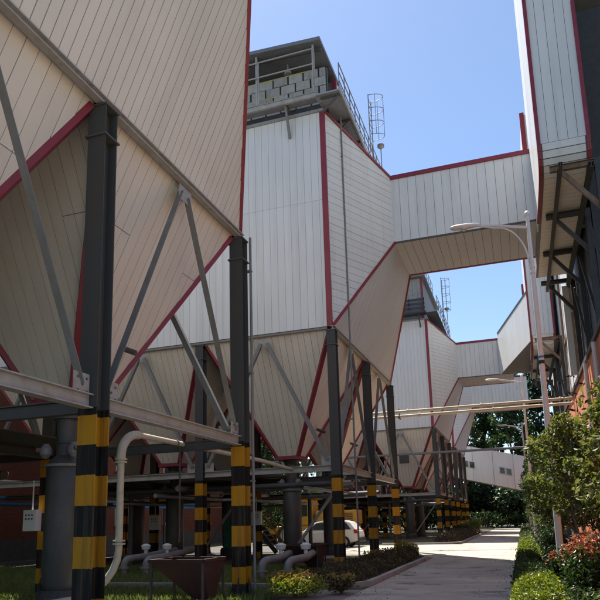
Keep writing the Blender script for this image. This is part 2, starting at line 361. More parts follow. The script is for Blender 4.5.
def blob(c, r, n, shell=.45):
    d = RNG.normal(size=(n, 3)); d /= np.linalg.norm(d, axis=1)[:, None]; rad = (shell+(1-shell)*RNG.random(n)**.6)[:, None]
    return np.array(c) + d*rad*np.array(r)
def tree(name, label, base, h, r, nleaf, size, m, bark='bark', nclump=14, trunk=.09, low=.35, group=None, aspect=.45, cone=0., clumpr=.34, fine=False):
    base = Vector(base); t = thing(name, label, 'tree', base, group)
    lean = V(random.uniform(-.04, .04)*h, random.uniform(-.04, .04)*h, 0)
    tops = [base + lean*(k/6)**1.5 + V(random.uniform(-.02, .02)*h*(k > 0), random.uniform(-.02, .02)*h*(k > 0), h*.86*k/6) for k in range(7)]
    tb = MB().tube(tops, [trunk*(1-.8*k/6) for k in range(7)], 8)
    cl = []
    for i in range(nclump):
        f = (i+.5)/nclump; z = h*(low+(1-low)*f); env = math.sin(math.pi*min(1, .18+.82*f)**(1.0-.35*cone))**.7
        rr = r*env*(1-cone*f)*random.uniform(.35, .8); a = i*2.4+random.uniform(-.5, .5)
        c = base + lean*f + V(rr*math.cos(a), rr*math.sin(a), z*random.uniform(.95, 1.0)); cl.append(c)
        k = min(5, max(1, int((z/h*.8)/.86*6))); s = tops[k]
        tb.tube([s, (s+c)/2 + V(0, 0, -.03*h), c], [trunk*.35, trunk*.22, trunk*.08], 6)
    obj('trunk', tb, bark, t, sm=True)
    cr = []
    for c in cl:
        q = r*clumpr*random.uniform(.75, 1.3); cr.append(blob(c, (q, q, q*.8), nleaf//nclump))
    leaves('crown', np.concatenate(cr), size, m, t, aspect=aspect, fine=fine, up=-.25 if fine else .2); return t
def shrub(name, label, base, r, h, nleaf, size, m, group=None, m2=None, cat='shrub', lump=7, aspect=.5):
    base = Vector(base); t = thing(name, label, cat, base, group); sb = MB()
    for k in range(6):
        a = k*1.05; sb.tube([base + V(0, 0, 0), base + V(r*.3*math.cos(a), r*.3*math.sin(a), h*.4), base+V(r*.6*math.cos(a), r*.6*math.sin(a), h*.75)], [.015, .011, .005], 5)
    obj('stem', sb, 'bark', t)
    P = []
    for i in range(lump):
        a = i*2.4; q = r*.62*math.sqrt((i+.3)/lump)
        P.append(blob(base + V(q*math.cos(a), q*math.sin(a), h*random.uniform(.36, .68)), (r*.46, r*.46, h*.34), nleaf//lump, .3))
    P = np.concatenate(P); P[:, 2] = np.maximum(P[:, 2], base.z+.03)
    if m2:
        top = (P[:, 2]-base.z + RNG.normal(size=len(P))*.08*h) > .70*h
        leaves('foliage', P[~top], size, m, t, aspect=aspect, fine=size < .1); leaves('blossom' if m2 == 'flower' else 'young_leaves', P[top], size*.95, m2, t, aspect=aspect, fine=size < .1)
    else: leaves('foliage', P, size, m, t, aspect=aspect, fine=size < .1)
    return t
def hedge(label, x0, x1, y0, y1, h, n, size, m, name='hedge', group=None):
    c = V((x0+x1)/2, (y0+y1)/2, 0); t = thing(name, label, 'hedge', c, group); sb = MB()
    for k in range(int((y1-y0)*2)+1):
        y = y0+.2+k*.5
        if y > y1-.1: break
        x = random.uniform(x0+.1, x1-.1); sb.tube([(x, y, 0), (x+random.uniform(-.1, .1), y+random.uniform(-.1, .1), h*.7)], [.014, .006], 5)
    obj('stem', sb, 'bark', t)
    P = RNG.random((n, 3)); P = P*np.array([x1-x0, y1-y0, 1])+np.array([x0, y0, 0])
    w = .78+.22*np.sin(P[:, 1]*3.1+P[:, 0]*2)+.12*np.sin(P[:, 1]*7.7); e = np.minimum(1, np.minimum(P[:, 0]-x0, x1-P[:, 0])/.18)**.5
    P[:, 2] = .03+h*w*(.35+.65*e)*RNG.random(n)**.45
    P[:, 0] += RNG.normal(size=n)*.03
    leaves('foliage', P, size, m, t, fine=size < .1); return t

# ================================================================== THE SETTING
struct('ground', MB().add([(-1200, -1200, 0), (1200, -1200, 0), (1200, 1500, 0), (-1200, 1500, 0)], [(0, 1, 2, 3)]), 'ground')
def sheet(x0, x1, y0, y1, z): return MB().add([(x0, y0, z), (x1, y0, z), (x1, y1, z), (x0, y1, z)], [(0, 1, 2, 3)])
struct('road', sheet(-3.65, -.32, -30, 89.5, .008), 'road')
struct('side_street', sheet(-60, -9.5, 33.9, 40.6, .008), 'shadedroad')
struct('road_junction', sheet(-9.49, -3.66, 27.5, 40.6, .008), 'road')
struct('paving', sheet(-5.0, -3.66, -30, 15.1, .008), 'paving')
struct('earth', sheet(-24, -9.6, 22.9, 33.7, .008), 'soil')
struct('earth', sheet(-9.59, -6.0, 22.9, 27.3, .008), 'soil')
struct('planting_bed', sheet(-5.9, -3.85, 15.5, 27.2, .06), 'soil')
struct('planting_bed', sheet(-5.9, -3.85, 41.0, 66, .06), 'soil')
struct('planting_bed', sheet(-.18, 2.98, 8, 90, .06), 'soil')
struct('bounce_yard', sheet(-5.8, 14, -40, 7.8, .012), 'bounce_yard')  # unseen pale ground added to bounce light onto the near undersides
# kerbs: each stone its own piece
def kerb(name, pts, L=1.0, w=.15, h=.13):
    root = bpy.data.objects.new(name, None); COL.objects.link(root); root.location = pts[0]; root['kind'] = 'structure'; ORG[root] = Vector(pts[0])
    cache = {}
    for a, b in zip(pts[:-1], pts[1:]):
        a, b = Vector(a), Vector(b); n = max(1, round((b-a).length/L)); d = (b-a)/n; key = tuple(round(x, 3) for x in d)
        if key not in cache:
            mb = MB().beam(d*.006, d*.994, w, h); me = mesh(mb, 'kerb_stone'); me.materials.append(MAT['concrete']); cache[key] = me
        for i in range(n):
            o = bpy.data.objects.new('kerb_stone', cache[key]); COL.objects.link(o); o.parent = root
            o.location = a+d*i-Vector(pts[0])+V(random.uniform(-.006, .006), 0, h/2+random.uniform(-.008, .004))
kerb('kerb', [(-12, 15.42, 0), (-4.6, 15.35, 0), (-4.05, 15.5, 0), (-3.75, 16.0, 0), (-3.74, 26.3, 0), (-3.95, 26.95, 0), (-4.5, 27.3, 0), (-6.6, 27.35, 0)])
kerb('kerb', [(-8.5, 40.75, 0), (-4.6, 40.85, 0), (-3.95, 41.2, 0), (-3.74, 42, 0), (-3.74, 66, 0)])
kerb('kerb', [(-.25, 8, 0), (-.25, 66, 0)], h=.06, w=.12)

# ================================================================== PRECIPITATORS
XR = -6.1; XC = [-6.1, -11.45, -16.8, -22.15]
ZB, ZT = 8.65, 17.4
def column(parent, x, y, top=8.45):
    mb = MB(); a = .165
    mb.box(x-a, x+a, y-a, y-a+.022, .03, top).box(x-a, x+a, y+a-.022, y+a, .03, top).box(x-.011, x+.011, y-a+.0225, y+a-.0225, .03, top)
    c = obj('column', mb, 'hazard', parent)
    fp = MB().box(x-.3, x+.3, y-.3, y+.3, 0, .029)
    for s in (-1, 1):
        fp.prism([(x+s*.167, y-.012, .03), (x+s*.29, y-.012, .03), (x+s*.167, y-.012, .42)], (0, .024, 0))
    for s in (-1, 1):
        fp.prism([(x-.012, y+s*.167, .03), (x-.012, y+s*.29, .03), (x-.012, y+s*.167, .42)], (.024, 0, 0))
    obj('base_plate', fp, 'darksteel', c)
    obj('cap_plate', MB().box(x-.19, x+.19, y-.19, y+.19, top, top+.03), 'steel', c); obj('stiffener', MB().box(x-.2, x+.2, y-.2, y+.2, top-.55, top-.52), 'steel', c)
    return c
def precipitator(Y0, label, det):
    t = thing('precipitator', label, 'precipitator', (XR, Y0, 0), 'precipitators along the road')
    Y1 = Y0+11; xl = XC[-1]; lod = det < 2
    # casing
    cs = obj('casing', MB().box(xl, XR, Y0, Y1, ZB, ZT), 'joint', t)
    front = [(xl, Y0, ZB), (XR, Y0, ZB), (XR, Y0, ZT), (xl, Y0, ZT)]
    clad(cs, front, (0, 0, 1), .29, 'clad', gap=.009, joined=(lod or det == 3), splits=() if lod else (5.05,))
    rear = [(XR, Y1, ZB), (xl, Y1, ZB), (xl, Y1, ZT), (XR, Y1, ZT)]
    clad(cs, rear, (0, 0, 1), .325, 'clad', joined=True)
    obj('roof_sheet', MB().box(xl-.1, XR+.02, Y0-.1, Y1+.1, ZT+.003, ZT+.12), 'platform', cs)
    obj('corner_trim', MB().box(XR-.16, XR+.05, Y0-.07, Y0+.13, ZB-.02, ZT+.001), 'red', t)
    # outlet funnel to the duct
    yn, yf, xd, zb, zt = Y0+3.62, Y0+7.46, -4.22, 13.1, 16.05
    A = [(XR, Y0, ZB), (XR, Y1, ZB), (XR, Y1, ZT), (XR, Y0, ZT)]; B = [(xd, yn, zb), (xd, yf, zb), (xd, yf, zt), (xd, yn, zt)]
    fm = MB().add(A+B, [(0, 1, 5, 4), (1, 2, 6, 5), (2, 3, 7, 6), (3, 0, 4, 7), (4, 5, 6, 7)])
    fn = obj('outlet_funnel', fm, 'joint', t)
    clad(fn, [A[1], B[1], B[0], A[0]], (xd-XR, 0, zb-ZB), .205, 'cladbounce' if det == 3 else 'cladshade', joined=lod, gap=.018)
    clad(fn, [A[0], A[3], B[3], B[0]][::-1], (xd-XR, yn-Y0, 0), .29, 'clad', joined=(lod or det == 3))
    clad(fn, [A[1], B[1], B[2], A[2]], (xd-XR, yf-Y1, 0), .29, 'clad', joined=True)
    clad(fn, [A[2], B[2], B[3], A[3]], (xd-XR, 0, zt-ZT), .3, 'clad', joined=True)
    def lap(parent, p, q, w, h):      # flashing in lapped lengths
        p, q = Vector(p), Vector(q); n = max(1, round((q-p).length/2.4)) if det > 1 else 1
        for i in range(n):
            j = V(random.uniform(-.006, .006), random.uniform(-.006, .006), random.uniform(-.006, .006)) if n > 1 else V(0, 0, 0)
            obj('edge_trim', MB().beam(p+(q-p)*(i/n)+j, p+(q-p)*((i+1)/n+(.012 if i < n-1 else 0))+j, w*(1+.02*(i % 2)), h*(1+.04*(i % 2))), 'red', parent)
    def trim(p, q, w=.17): lap(fn, p, q, w, w*.62)
    trim(A[0], B[0]); trim(A[1], B[1]); trim(A[3], B[3]); trim(A[2], B[2])
    # ring beam at the foot of the casing
    rb = obj('ring_beam', MB().ibeam((XR+.05, Y0-.1, ZB-.08), (XR+.05, Y1+.1, ZB-.08), .14, .14), 'galv', t)
    obj('ring_beam', MB().beam((XR-.17, Y0, ZB-.06), (xl, Y0, ZB-.06), .05, .08), 'brace', t)
    obj('ring_beam', MB().ibeam((XR-.1, Y1, ZB-.13), (xl, Y1, ZB-.13), .16, .2), 'steel', t)
    # columns and beams
    for x in XC[:4 if det > 1 else 3]:
        for i in range(3):
            column(t, x, Y0+5.5*i)
    for x in XC[:3]:
        for i in range(2):
            a, b = Y0+5.5*i+.17, Y0+5.5*(i+1)-.17
            obj('floor_beam', MB().ibeam((x+.02, a, 3.47), (x+.02, b, 3.47), .18, .22), 'galv' if x == XR else 'steel', t)
    for i in range(3):
        y = Y0+5.5*i
        for k in range(3):
            obj('floor_beam', MB().ibeam((XC[k]-.17, y, 3.44), (XC[k+1]+.17, y, 3.44), .16, .22), 'galv' if i == 0 else 'steel', t)
    for k in range(1, 3):
        for i in range(2):
            obj('shade_plate', MB().box(XC[k+1]+.1, XC[k]-.1, Y0+5.5*i+.1, Y0+5.5*(i+1)-.1, 3.57, 3.6), 'darksteel', t)  # plates added to block skylight and darken the space below
    obj('shade_plate', MB().box(XC[1]+.1, XC[1]+1.7, Y0+.1, Y1-.1, 3.575, 3.6), 'darksteel', t)
    # inverted V bracing, road side and front
    def vee(p0, p1, zt, up):
        p0, p1 = Vector(p0), Vector(p1); mid = (p0+p1)/2; mid.z = zt; d = (p1-p0).normalized()
        for p, s in ((p0, 1), (p1, -1)):
            obj('brace', MB().angle(p + d*s*.32 + V(0, 0, .28), mid - d*s*.12 - V(0, 0, .16), .13, up), 'brace', t)
            gu = obj('gusset', MB().beam(p + d*s*.19 + V(0, 0, .24), p + d*s*.55 + V(0, 0, .24), .02, .36), 'galv', t)
            if det > 1 and up[0] and p.x > -7:
                for bx, bz in ((.26, .14), (.26, .34), (.36, .24), (.47, .14), (.47, .34)):
                    c = p + d*s*bx + V(.012, 0, bz); obj('bolt', MB().tube([c, c+V(.018, 0, 0)], .02, 6), 'rust', gu)
        obj('gusset', MB().beam(mid-d*.25-V(0, 0, .16), mid+d*.25-V(0, 0, .16), .02, .32), 'galv', t)
    for i in range(2):
        vee((XR+.03, Y0+5.5*i, 3.46), (XR+.03, Y0+5.5*(i+1), 3.46), ZB-.2, (1, 0, 0))
    for k in range(2 if det == 1 else 3):
        vee((XC[k], Y0-.03, 3.45), (XC[k+1], Y0-.03, 3.45), ZB-.22, (0, 1, 0))
    for i in range(2):
        vee((XC[1], Y0+5.5*i, 3.46), (XC[1], Y0+5.5*(i+1), 3.46), ZB-.2, (1, 0, 0))
    for k in range(2):
        vee((XC[k], Y1, 3.45), (XC[k+1], Y1, 3.45), ZB-.22, (0, 1, 0))
    # hoppers
    for k in range(3 if det > 1 else 2):
        for i in range(2):
            x1, x0 = XC[k]-.12, XC[k+1]+.12; y0, y1 = Y0+5.5*i+.12, Y0+5.5*(i+1)-.12; cx, cy = (x0+x1)/2, (y0+y1)/2; h = .45
            T_ = [(x0, y0, ZB-.06), (x1, y0, ZB-.06), (x1, y1, ZB-.06), (x0, y1, ZB-.06)]
            Bt = [(cx-h, cy-h, 4.2), (cx+h, cy-h, 4.2), (cx+h, cy+h, 4.2), (cx-h, cy+h, 4.2)]
            hp = obj('hopper', MB().add(T_+Bt, [(0, 1, 2, 3), (7, 6, 5, 4), (0, 4, 5, 1), (1, 5, 6, 2), (2, 6, 7, 3), (3, 7, 4, 0)]), 'joint', t)
            for f in range(4):
                a, b = f, (f+1) % 4; quad = [Bt[a], Bt[b], T_[b], T_[a]]
                mid = (Vector(T_[a])+Vector(T_[b]))/2 - (Vector(Bt[a])+Vector(Bt[b]))/2
                show = det > 1 and ((f == 1 and k == 0) or (f == 0 and (i == 0 and det == 2 or i == 1 and det == 3) and k < 2))
                clad(hp, quad, mid, .26, 'cladbounce' if f in (1, 0) else 'clad', joined=not show, thick=.03, splits=(3.35,) if show and det == 3 else (), stag=True)
            for a in range(4):
                pa, pb = Vector(Bt[a]), Vector(T_[a]); lap(hp, pa, pa+(pb-pa)*.985, .16, .16)
            obj('collar', MB().box(cx-h-.07, cx+h+.07, cy-h-.07, cy+h+.07, 4.06, 4.2), 'red', hp)
            obj('outlet', MB().lathe((cx, cy, 3.3), [(.2, 0), (.2, .5), (.3, .5), (.3, .56), (.24, .56), (.34, .757)], 16), 'vessel', hp, sm=True)
            if k == 0 and det > 1:
                fx = cx+h+.02+.5*(x1-cx-h)*.55; obj('poke_pipe', MB().tube([(fx, cy+.3, 5.3), (fx+.35, cy+.3, 5.15)], .06), 'steel', hp)
    return t
p1 = precipitator(2.75, 'nearest precipitator at left edge with beige sloping underside and striped columns', 3)
p2 = precipitator(22.1, 'middle precipitator with pale vertical cladding front and open roofed rooftop deck', 2)
p3 = precipitator(51.0, 'third precipitator with closed grey rooftop box beyond the side street', 1)
p4 = precipitator(67.0, 'farthest precipitator mostly hidden behind the third one', 1)

# rooftop of the middle precipitator
def rail(parent, pts, h=1.05, mids=(.55,), r=.022, m='brace', step=1.3):
    pts = [Vector(p) for p in pts]; rl = MB()
    for z in (h,)+tuple(mids): rl.tube([p+V(0, 0, z) for p in pts], r, 6)
    o = obj('railing', rl, m, parent)
    for a, b in zip(pts[:-1], pts[1:]):
        n = max(1, round((b-a).length/step))
        for i in range(n+1):
            p = a+(b-a)*i/n; obj('post', MB().tube([p, p+V(0, 0, h)], r, 6), m, o)
    return o
def rooftop_open(t, Y0):
    yf = Y0-.62; zp = 17.78; xl = -20
    pl = obj('platform', MB().box(xl, -6.28, yf, Y0-.12, zp, zp+.05), 'platform', t)
    obj('fascia', MB().ibeam((xl, yf-.02, zp-.02), (-6.2, yf-.02, zp-.02), .1, .22), 'galv', pl)
    for k in range(6):
        x = -7.5-2.35*k
        obj('bracket', MB().beam((x, yf+.05, zp-.05), (x, Y0-.05, zp-.05), .08, .1).beam((x, yf+.12, zp-.08), (x, Y0-.08, zp-1.25), .09, .09), 'brace', pl)
    # road side walkway
    sp = obj('walkway', MB().box(-6.2, -5.28, yf-.1, Y0+7.2, zp-.12, zp-.06), 'platform', t)
    obj('fascia', MB().beam((-5.25, yf-.12, zp-.06), (-5.25, Y0+7.2, zp-.06), .06, .2), 'galv', sp)
    for k in range(5):
        y = yf+.1+1.7*k; obj('bracket', MB().beam((-6.05, y, zp-.16), (-5.3, y, zp-.16), .08, .08).beam((-6.02, y, zp-.75), (-5.35, y, zp-.2), .07, .07), 'steel', sp)
    rail(t, [(-5.27, yf, zp-.03), (-5.27, Y0+7.1, zp-.03)], 1.15, (.4, .78), step=.85)
    rail(t, [(xl, yf, zp+.08), (-6.3, yf, zp+.08)], 1.95, (1.28,), .03, 'galv', 2.4)
    # wall of grey blocks with yellow joints
    bw = obj('parapet', MB().box(xl, -5.95, Y0+.16, Y0+.3, ZT+.13, 19.47), 'darksteel', t)
    cache = {}
    z = 17.86; row = 0
    while z < 19.3:
        x = -5.97 + (.32 if row % 2 else 0)
        while x > -13.5:
            w = .64 if x < -5.9 else .3
            x = min(x, -5.97)
            if w not in cache:
                me = mesh(MB().box(-w+.03, -.03, -.05, 0, .015, .39), 'block'); me.materials.append(MAT['greyblock']); cache[w] = me
            o = bpy.data.objects.new('block', cache[w]); COL.objects.link(o); o.parent = bw
            o.location = V(x, Y0+.155+random.uniform(-.02, .01), z)-ORG[bw]; x -= w+.01
        obj('yellow_strip', MB().beam((-13.5, Y0+.12, z+.395), (-6.6-1.3*(row % 3), Y0+.12, z+.395), .03, .04), 'yellowjoint', bw)
        z += .4; row += 1
    ph = obj('penthouse_wall', MB().box(xl, -6.0, Y0+1.6, Y0+8.5, ZT+.13, 19.85), 'slate', t)
    clad(ph, [(-6.0, Y0+1.6, ZT+.13), (-6.0, Y0+8.5, ZT+.13), (-6.0, Y0+8.5, 19.85), (-6.0, Y0+1.6, 19.85)], (0, 0, 1), .4, 'clad', joined=True)
    obj('corner_trim', MB().box(-6.1, -5.93, Y0+1.5, Y0+1.7, ZT+.13, 19.9), 'red', ph)
    rf = obj('roof', MB().add([(xl, yf-.1, 20.74), (-5.95, yf-.1, 20.04), (-5.95, Y0+9.2, 19.94), (xl, Y0+9.2, 20.64), (xl, yf-.1, 20.89), (-5.95, yf-.1, 20.19), (-5.95, Y0+9.2, 20.09), (xl, Y0+9.2, 20.79)],
        [(3, 2, 1, 0), (4, 5, 6, 7), (0, 1, 5, 4), (1, 2, 6, 5), (2, 3, 7, 6), (3, 0, 4, 7)]), 'slate', t)
    for k in range(8):
        y = yf+.3+1.2*k; obj('rafter', MB().beam((xl, y, 20.63), (-6.0, y, 19.93), .08, .12), 'steel', rf)
    for x in (-6.3, -8.7, -11.1, -13.5): obj('post', MB().beam((x, yf+.12, zp+.06), (x, yf+.12, 20.05+(-5.95-x)*.05), .08), 'galv', t)
    lf = MB().tube([(-7.6, Y0+.2, 20.05), (-7.6, Y0+.2, 19.8)], .03, 6).lathe((-7.6, Y0+.2, 19.6), [(.16, 0), (.13, .12), (.05, .25)], 12); obj('pendant_lamp', lf, 'galv', t)
    # caged ladder on the roof side
    cg = MB()
    for s in (-.3, .3): cg.tube([(-5.1, Y0+4.4+s, zp), (-5.1, Y0+4.4+s, zp+2.9)], .022, 6)
    for k in range(9): cg.tube([(-5.1, Y0+4.1, zp+.3+.3*k), (-5.1, Y0+4.7, zp+.3+.3*k)], .013, 5)
    for a in (.5, 1.57, 2.64): cg.tube([(-5.1+.62*math.sin(a), Y0+4.4+.3*math.cos(a), zp+.9), (-5.1+.62*math.sin(a), Y0+4.4+.3*math.cos(a), zp+2.9)], .012, 5)
    ld = obj('ladder', cg, 'brace', t)
    for k in range(4):
        z = zp+.9+.66*k; obj('hoop', MB().tube([(-5.1+.62*math.sin(a), Y0+4.4+.3*math.cos(a), z) for a in [math.pi*i/12 for i in range(13)]], .016, 5, False), 'brace', ld)
    m = MB().tube([(-5.05, Y0+6.4, zp), (-5.05, Y0+6.4, zp+1.5)], .025, 6).lathe((-5.05, Y0+6.4, zp+1.5), [(.05, 0), (.17, .1), (.17, .2), (.05, .26)], 12)
    obj('beacon', m, 'brace', t)
rooftop_open(p2, 22.1)
def rooftop_closed(t, Y0):
    bx = obj('penthouse_wall', MB().box(-20, -6.3, Y0+.1, Y0+9, ZT+.13, 21.0), 'slate', t)
    clad(bx, [(-20, Y0+.1, 19.2), (-6.3, Y0+.1, 19.2), (-6.3, Y0+.1, 21), (-20, Y0+.1, 21)], (0, 0, 1), .4, 'greyblock', joined=True)
    obj('corner_trim', MB().box(-6.42, -6.24, Y0, Y0+.2, ZT+.13, 21.0), 'red', bx)
    obj('roof', MB().box(-20.3, -6.0, Y0-.4, Y0+9.3, 21.02, 21.25), 'slate', t)
    pl = obj('platform', MB().box(-20, -6.0, Y0-1.0, Y0-.15, 17.75, 17.85), 'darksteel', t)
    for k in range(8): obj('bracket', MB().beam((-6.6-1.8*k, Y0-.95, 17.7), (-6.6-1.8*k, Y0-.1, 16.8), .09), 'darksteel', pl)
    ob = MB()
    for z in (18.15, 18.5, 18.85): ob.beam((-20, Y0-.98, z), (-6.05, Y0-.98, z), .06, .16)
    for k in range(12): ob.beam((-6.1-1.2*k, Y0-.98, 17.85), (-6.1-1.2*k, Y0-.98, 18.95), .06)
    obj('guard_slats', ob, 'darksteel', t)
    wk = obj('walkway', MB().box(-6.0, -5.1, Y0-1, Y0+9, 17.6, 17.7), 'darksteel', t)
    rail(t, [(-5.1, Y0-1, 17.7), (-5.1, Y0+9, 17.7)], 1.3, (.45, .9), .025)
    rail(t, [(-12, Y0-.3, 21.25), (-6.1, Y0-.3, 21.25), (-6.1, Y0+6, 21.25)], 1.2, (.6,), .025)
    cg = MB()
    for s in (-.3, .3): cg.tube([(-5.0, Y0+3+s, 17.7), (-5.0, Y0+3+s, 21.8)], .025, 6)
    for a in (.5, 1.57, 2.64): cg.tube([(-5.0+.65*math.sin(a), Y0+3+.3*math.cos(a), 18.9), (-5.0+.65*math.sin(a), Y0+3+.3*math.cos(a), 21.7)], .015, 5)
    ld = obj('ladder', cg, 'brace', t)
    for k in range(5): obj('hoop', MB().tube([(-5.0+.65*math.sin(a), Y0+3+.3*math.cos(a), 18.9+.7*k) for a in [math.pi*i/10 for i in range(11)]], .02, 5, False), 'brace', ld)
    m = MB().tube([(-5.0, Y0+6.5, 17.7), (-5.0, Y0+6.5, 20)], .03, 6).lathe((-5.0, Y0+6.5, 20), [(.06, 0), (.22, .12), (.22, .24), (.06, .3)], 10); obj('beacon', m, 'brace', t)
rooftop_closed(p3, 51.0)
ht = obj('hatch', MB().box(-8.95, -8.2, 51.02, 51.2, 5.9, 6.7), 'darksteel', p3)

# ================================================================== CROSS DUCTS AND RISERS
def cross_duct(Y0, label, det, x1=1.5):
    yn, yf, zb, zt = Y0+3.62, Y0+7.46, 13.1, 16.05; x0 = -4.215
    t = thing('cross_duct', label, 'duct', ((x0+x1)/2, (yn+yf)/2, zb), 'ducts crossing above the road')
    c = obj('shell', MB().box(x0, x1, yn, yf, zb, zt), 'joint', t)
    clad(c, [(x0, yn, zb), (x1, yn, zb), (x1, yn, zt), (x0, yn, zt)], (0, 0, 1), .36, 'clad', joined=not det)
    clad(c, [(x0, yf, zb), (x1, yf, zb), (x1, yn, zb), (x0, yn, zb)], (0, 1, 0), .36, 'cladshade', joined=not det)
    clad(c, [(x1, yf, zb), (x0, yf, zb), (x0, yf, zt), (x1, yf, zt)], (0, 0, 1), .36, 'clad', joined=True)
    obj('roof_sheet', MB().box(x0, x1, yn-.02, yf+.02, zt, zt+.05), 'clad', c)
    obj('edge_trim', MB().box(x0, x1-.01, yn-.09, yn+.06, zt-.08, zt+.1), 'red', t)
    obj('edge_trim', MB().box(x0, x1-.01, yf-.06, yf+.08, zb-.06, zb+.06), 'red', t)
    obj('edge_trim', MB().box(x0, x1-.01, yn-.045, yn+.02, zb-.045, zb+.02), 'steel', t)
    return t
cross_duct(22.1, 'nearest grey clad duct bridging the road from the middle precipitator', True)
cross_duct(51.0, 'second duct over the road beyond the nearest one, level with the third precipitator', False, .2)
cross_duct(67.0, 'farthest and lowest looking duct over the road near the tree tops', False)

def riser(Y0, label, det):
    x0, x1 = 1.5, 3.0; top = 26
    prof = [(0, top), (0, 13.55), (.06, 13.15), (.2, 12.9), (.45, 12.72), (.85, 12.62), (1.5, 12.58), (10.1, 12.58), (10.1, 16.2), (4.85, 16.2), (4.85, top)]
    prof = [(Y0+a, b) for a, b in prof]
    t = thing('riser_duct', label, 'duct', (x0, Y0+2.4, 12.58), 'riser ducts beside the orange building')
    c = obj('shell', MB().prism([(x0, a, b) for a, b in prof], (x1-x0, 0, 0)), 'joint', t)
    clad(c, [(x0, Y0, 13.55), (x1, Y0, 13.55), (x1, Y0, top), (x0, Y0, top)], (0, 0, 1), .3, 'clad', joined=not det)
    # left wall sheets
    lw = [(x0, a, b) for a, b in prof]
    clad(c, [(x0, Y0+4.85, 12.6), (x0, Y0+.5, 12.75), (x0, Y0+.05, 13.4), (x0, Y0, 13.6), (x0, Y0, top), (x0, Y0+4.85, top)][::1], (0, 0, 1), .5, 'clad', joined=not det, jit=.002)
    # curved front foot and underside, one sheet per course
    fine = [(0, 13.55), (.03, 13.3), (.1, 13.06), (.22, 12.88), (.42, 12.74), (.66, 12.665), (.95, 12.62)] + [(.95+.3*k, 12.6-.001*k) for k in range(1, 31)]
    big = MB()
    for i, ((a, b), (a2, b2)) in enumerate(zip(fine[:-1], fine[1:])):
        d = V(0, a2-a, b2-b); n = V(0, d.z, -d.y).normalized(); g = d.normalized()*.012
        p = [V(x0+.1, Y0+a, b)+g, V(x1-.1, Y0+a, b)+g, V(x1-.1, Y0+a2, b2)-g, V(x0+.1, Y0+a2, b2)-g]
        m = MB().prism([q+n*.003 for q in p], n*.035)
        if det and i < 16: obj('cladding_panel', m, 'cladbounce' if i > 4 else 'clad', c)
        else: big.add(m.v, m.f)
    obj('underside_sheets', big, 'cladbounce', c, kind='stuff')
    edge = [(0, 19.6 if det else 26)] + fine[:17]
    for x, k in ((x0, 0), (x1, 1)):
        tb = MB(); e = list(edge)
        if k: e[0] = (0, 18.5 if det else 24)
        for (a, b), (a2, b2) in zip(e[:-1], e[1:]):
            tb.beam((x, Y0+a-.02, b), (x, Y0+a2-.02, b2), .12, .11, (0, 1, .3))
        obj('edge_trim', tb, 'red', t)
    if det:
        ob = obj('edge_trim', MB().beam((x0, Y0-.02, 19.6), (x0, Y0-.02, top), .12, .11, (0, 1, .3)), 'red', t)
        obj('eave', MB().box(x1+.09, x1+1.3, Y0-.1, Y0+.5, 18.45, 18.55), 'slate', t)
    # lower riser standing behind on the same duct
    rx = MB().box(x0-.02, x1, Y0+8.6, Y0+12, 16.22, 20.1); rr = obj('rear_riser', rx, 'joint', t)
    clad(rr, [(x0-.02, Y0+8.6, 16.22), (x1, Y0+8.6, 16.22), (x1, Y0+8.6, 20.1), (x0-.02, Y0+8.6, 20.1)], (0, 0, 1), .3, 'clad', joined=True)
    clad(rr, [(x0-.02, Y0+12, 16.22), (x0-.02, Y0+8.6, 16.22), (x0-.02, Y0+8.6, 20.1), (x0-.02, Y0+12, 20.1)], (0, 0, 1), .5, 'clad', joined=True)
    obj('edge_trim', MB().box(x0-.1, x0+.1, Y0+8.5, Y0+8.68, 16.2, 20.2), 'red', rr)
    return t
riser(20.93, 'tall grey riser duct with curved foot and red edges at top right', True)
r2 = riser(45.1, 'farther riser duct with curved foot, seen under the nearest cross duct', False)
# flared connection of the far riser: sunlit slanting wall
wA, wB = (1.48, 45.2), (-.78, 54.4)
wg = MB().prism([(wA[0], wA[1], 13.2), (wB[0], wB[1], 13.0), (1.48, 54.6, 13.0)], (0, 0, 3.4)); wp = obj('flared_joint', wg, 'joint', r2)
clad(wp, [(wB[0], wB[1], 13.0), (wA[0], wA[1], 13.2), (wA[0], wA[1], 16.6), (wB[0], wB[1], 16.4)], (0, 0, 1), 3.0, 'clad', joined=False)
obj('cap', MB().prism([(wA[0]-.03, wA[1]-.15, 16.62), (wB[0]-.05, wB[1]-.1, 16.42), (1.48, 54.6, 16.42)], (0, 0, .12)), 'steel', r2)

# ================================================================== RIGHT HAND BUILDING AND STEEL
bd = thing('orange_building', 'orange rendered wall of the low building behind the right hand trees', 'building', (6, 40, 0))
ow = obj('wall', MB().box(3.0, 9, 8, 80, 0, 7.7), 'orange', bd)
obj('roof', MB().box(2.9, 9.1, 7.9, 80.1, 7.703, 7.9), 'brownroof', bd)
obj('plinth', MB().box(2.96, 3.0, 8, 80, 0, .6), 'plinth', bd)
for y in (14, 19, 25, 29.5, 36, 42):
    w = obj('window', MB().box(2.95, 3.0, y-.65, y+.65, 1.3, 3.2), 'frame', bd)
    for s in (-1, 1): obj('pane', MB().box(2.94, 2.949, y+s*.31-.28, y+s*.31+.28, 1.4, 3.1), 'glass', w)
for y in (24.5, 27.9):
    obj('downpipe', MB().tube([(2.88, y, 7.6), (2.88, y, .1)], .09, 10), 'lamppaint', bd)
hb = thing('clad_tower', 'pale clad upper building set behind the far bracket frame', 'building', (6, 44, 7.9))
cw = obj('wall', MB().box(3.35, 9, 34, 62, 7.92, 24), 'joint', hb)
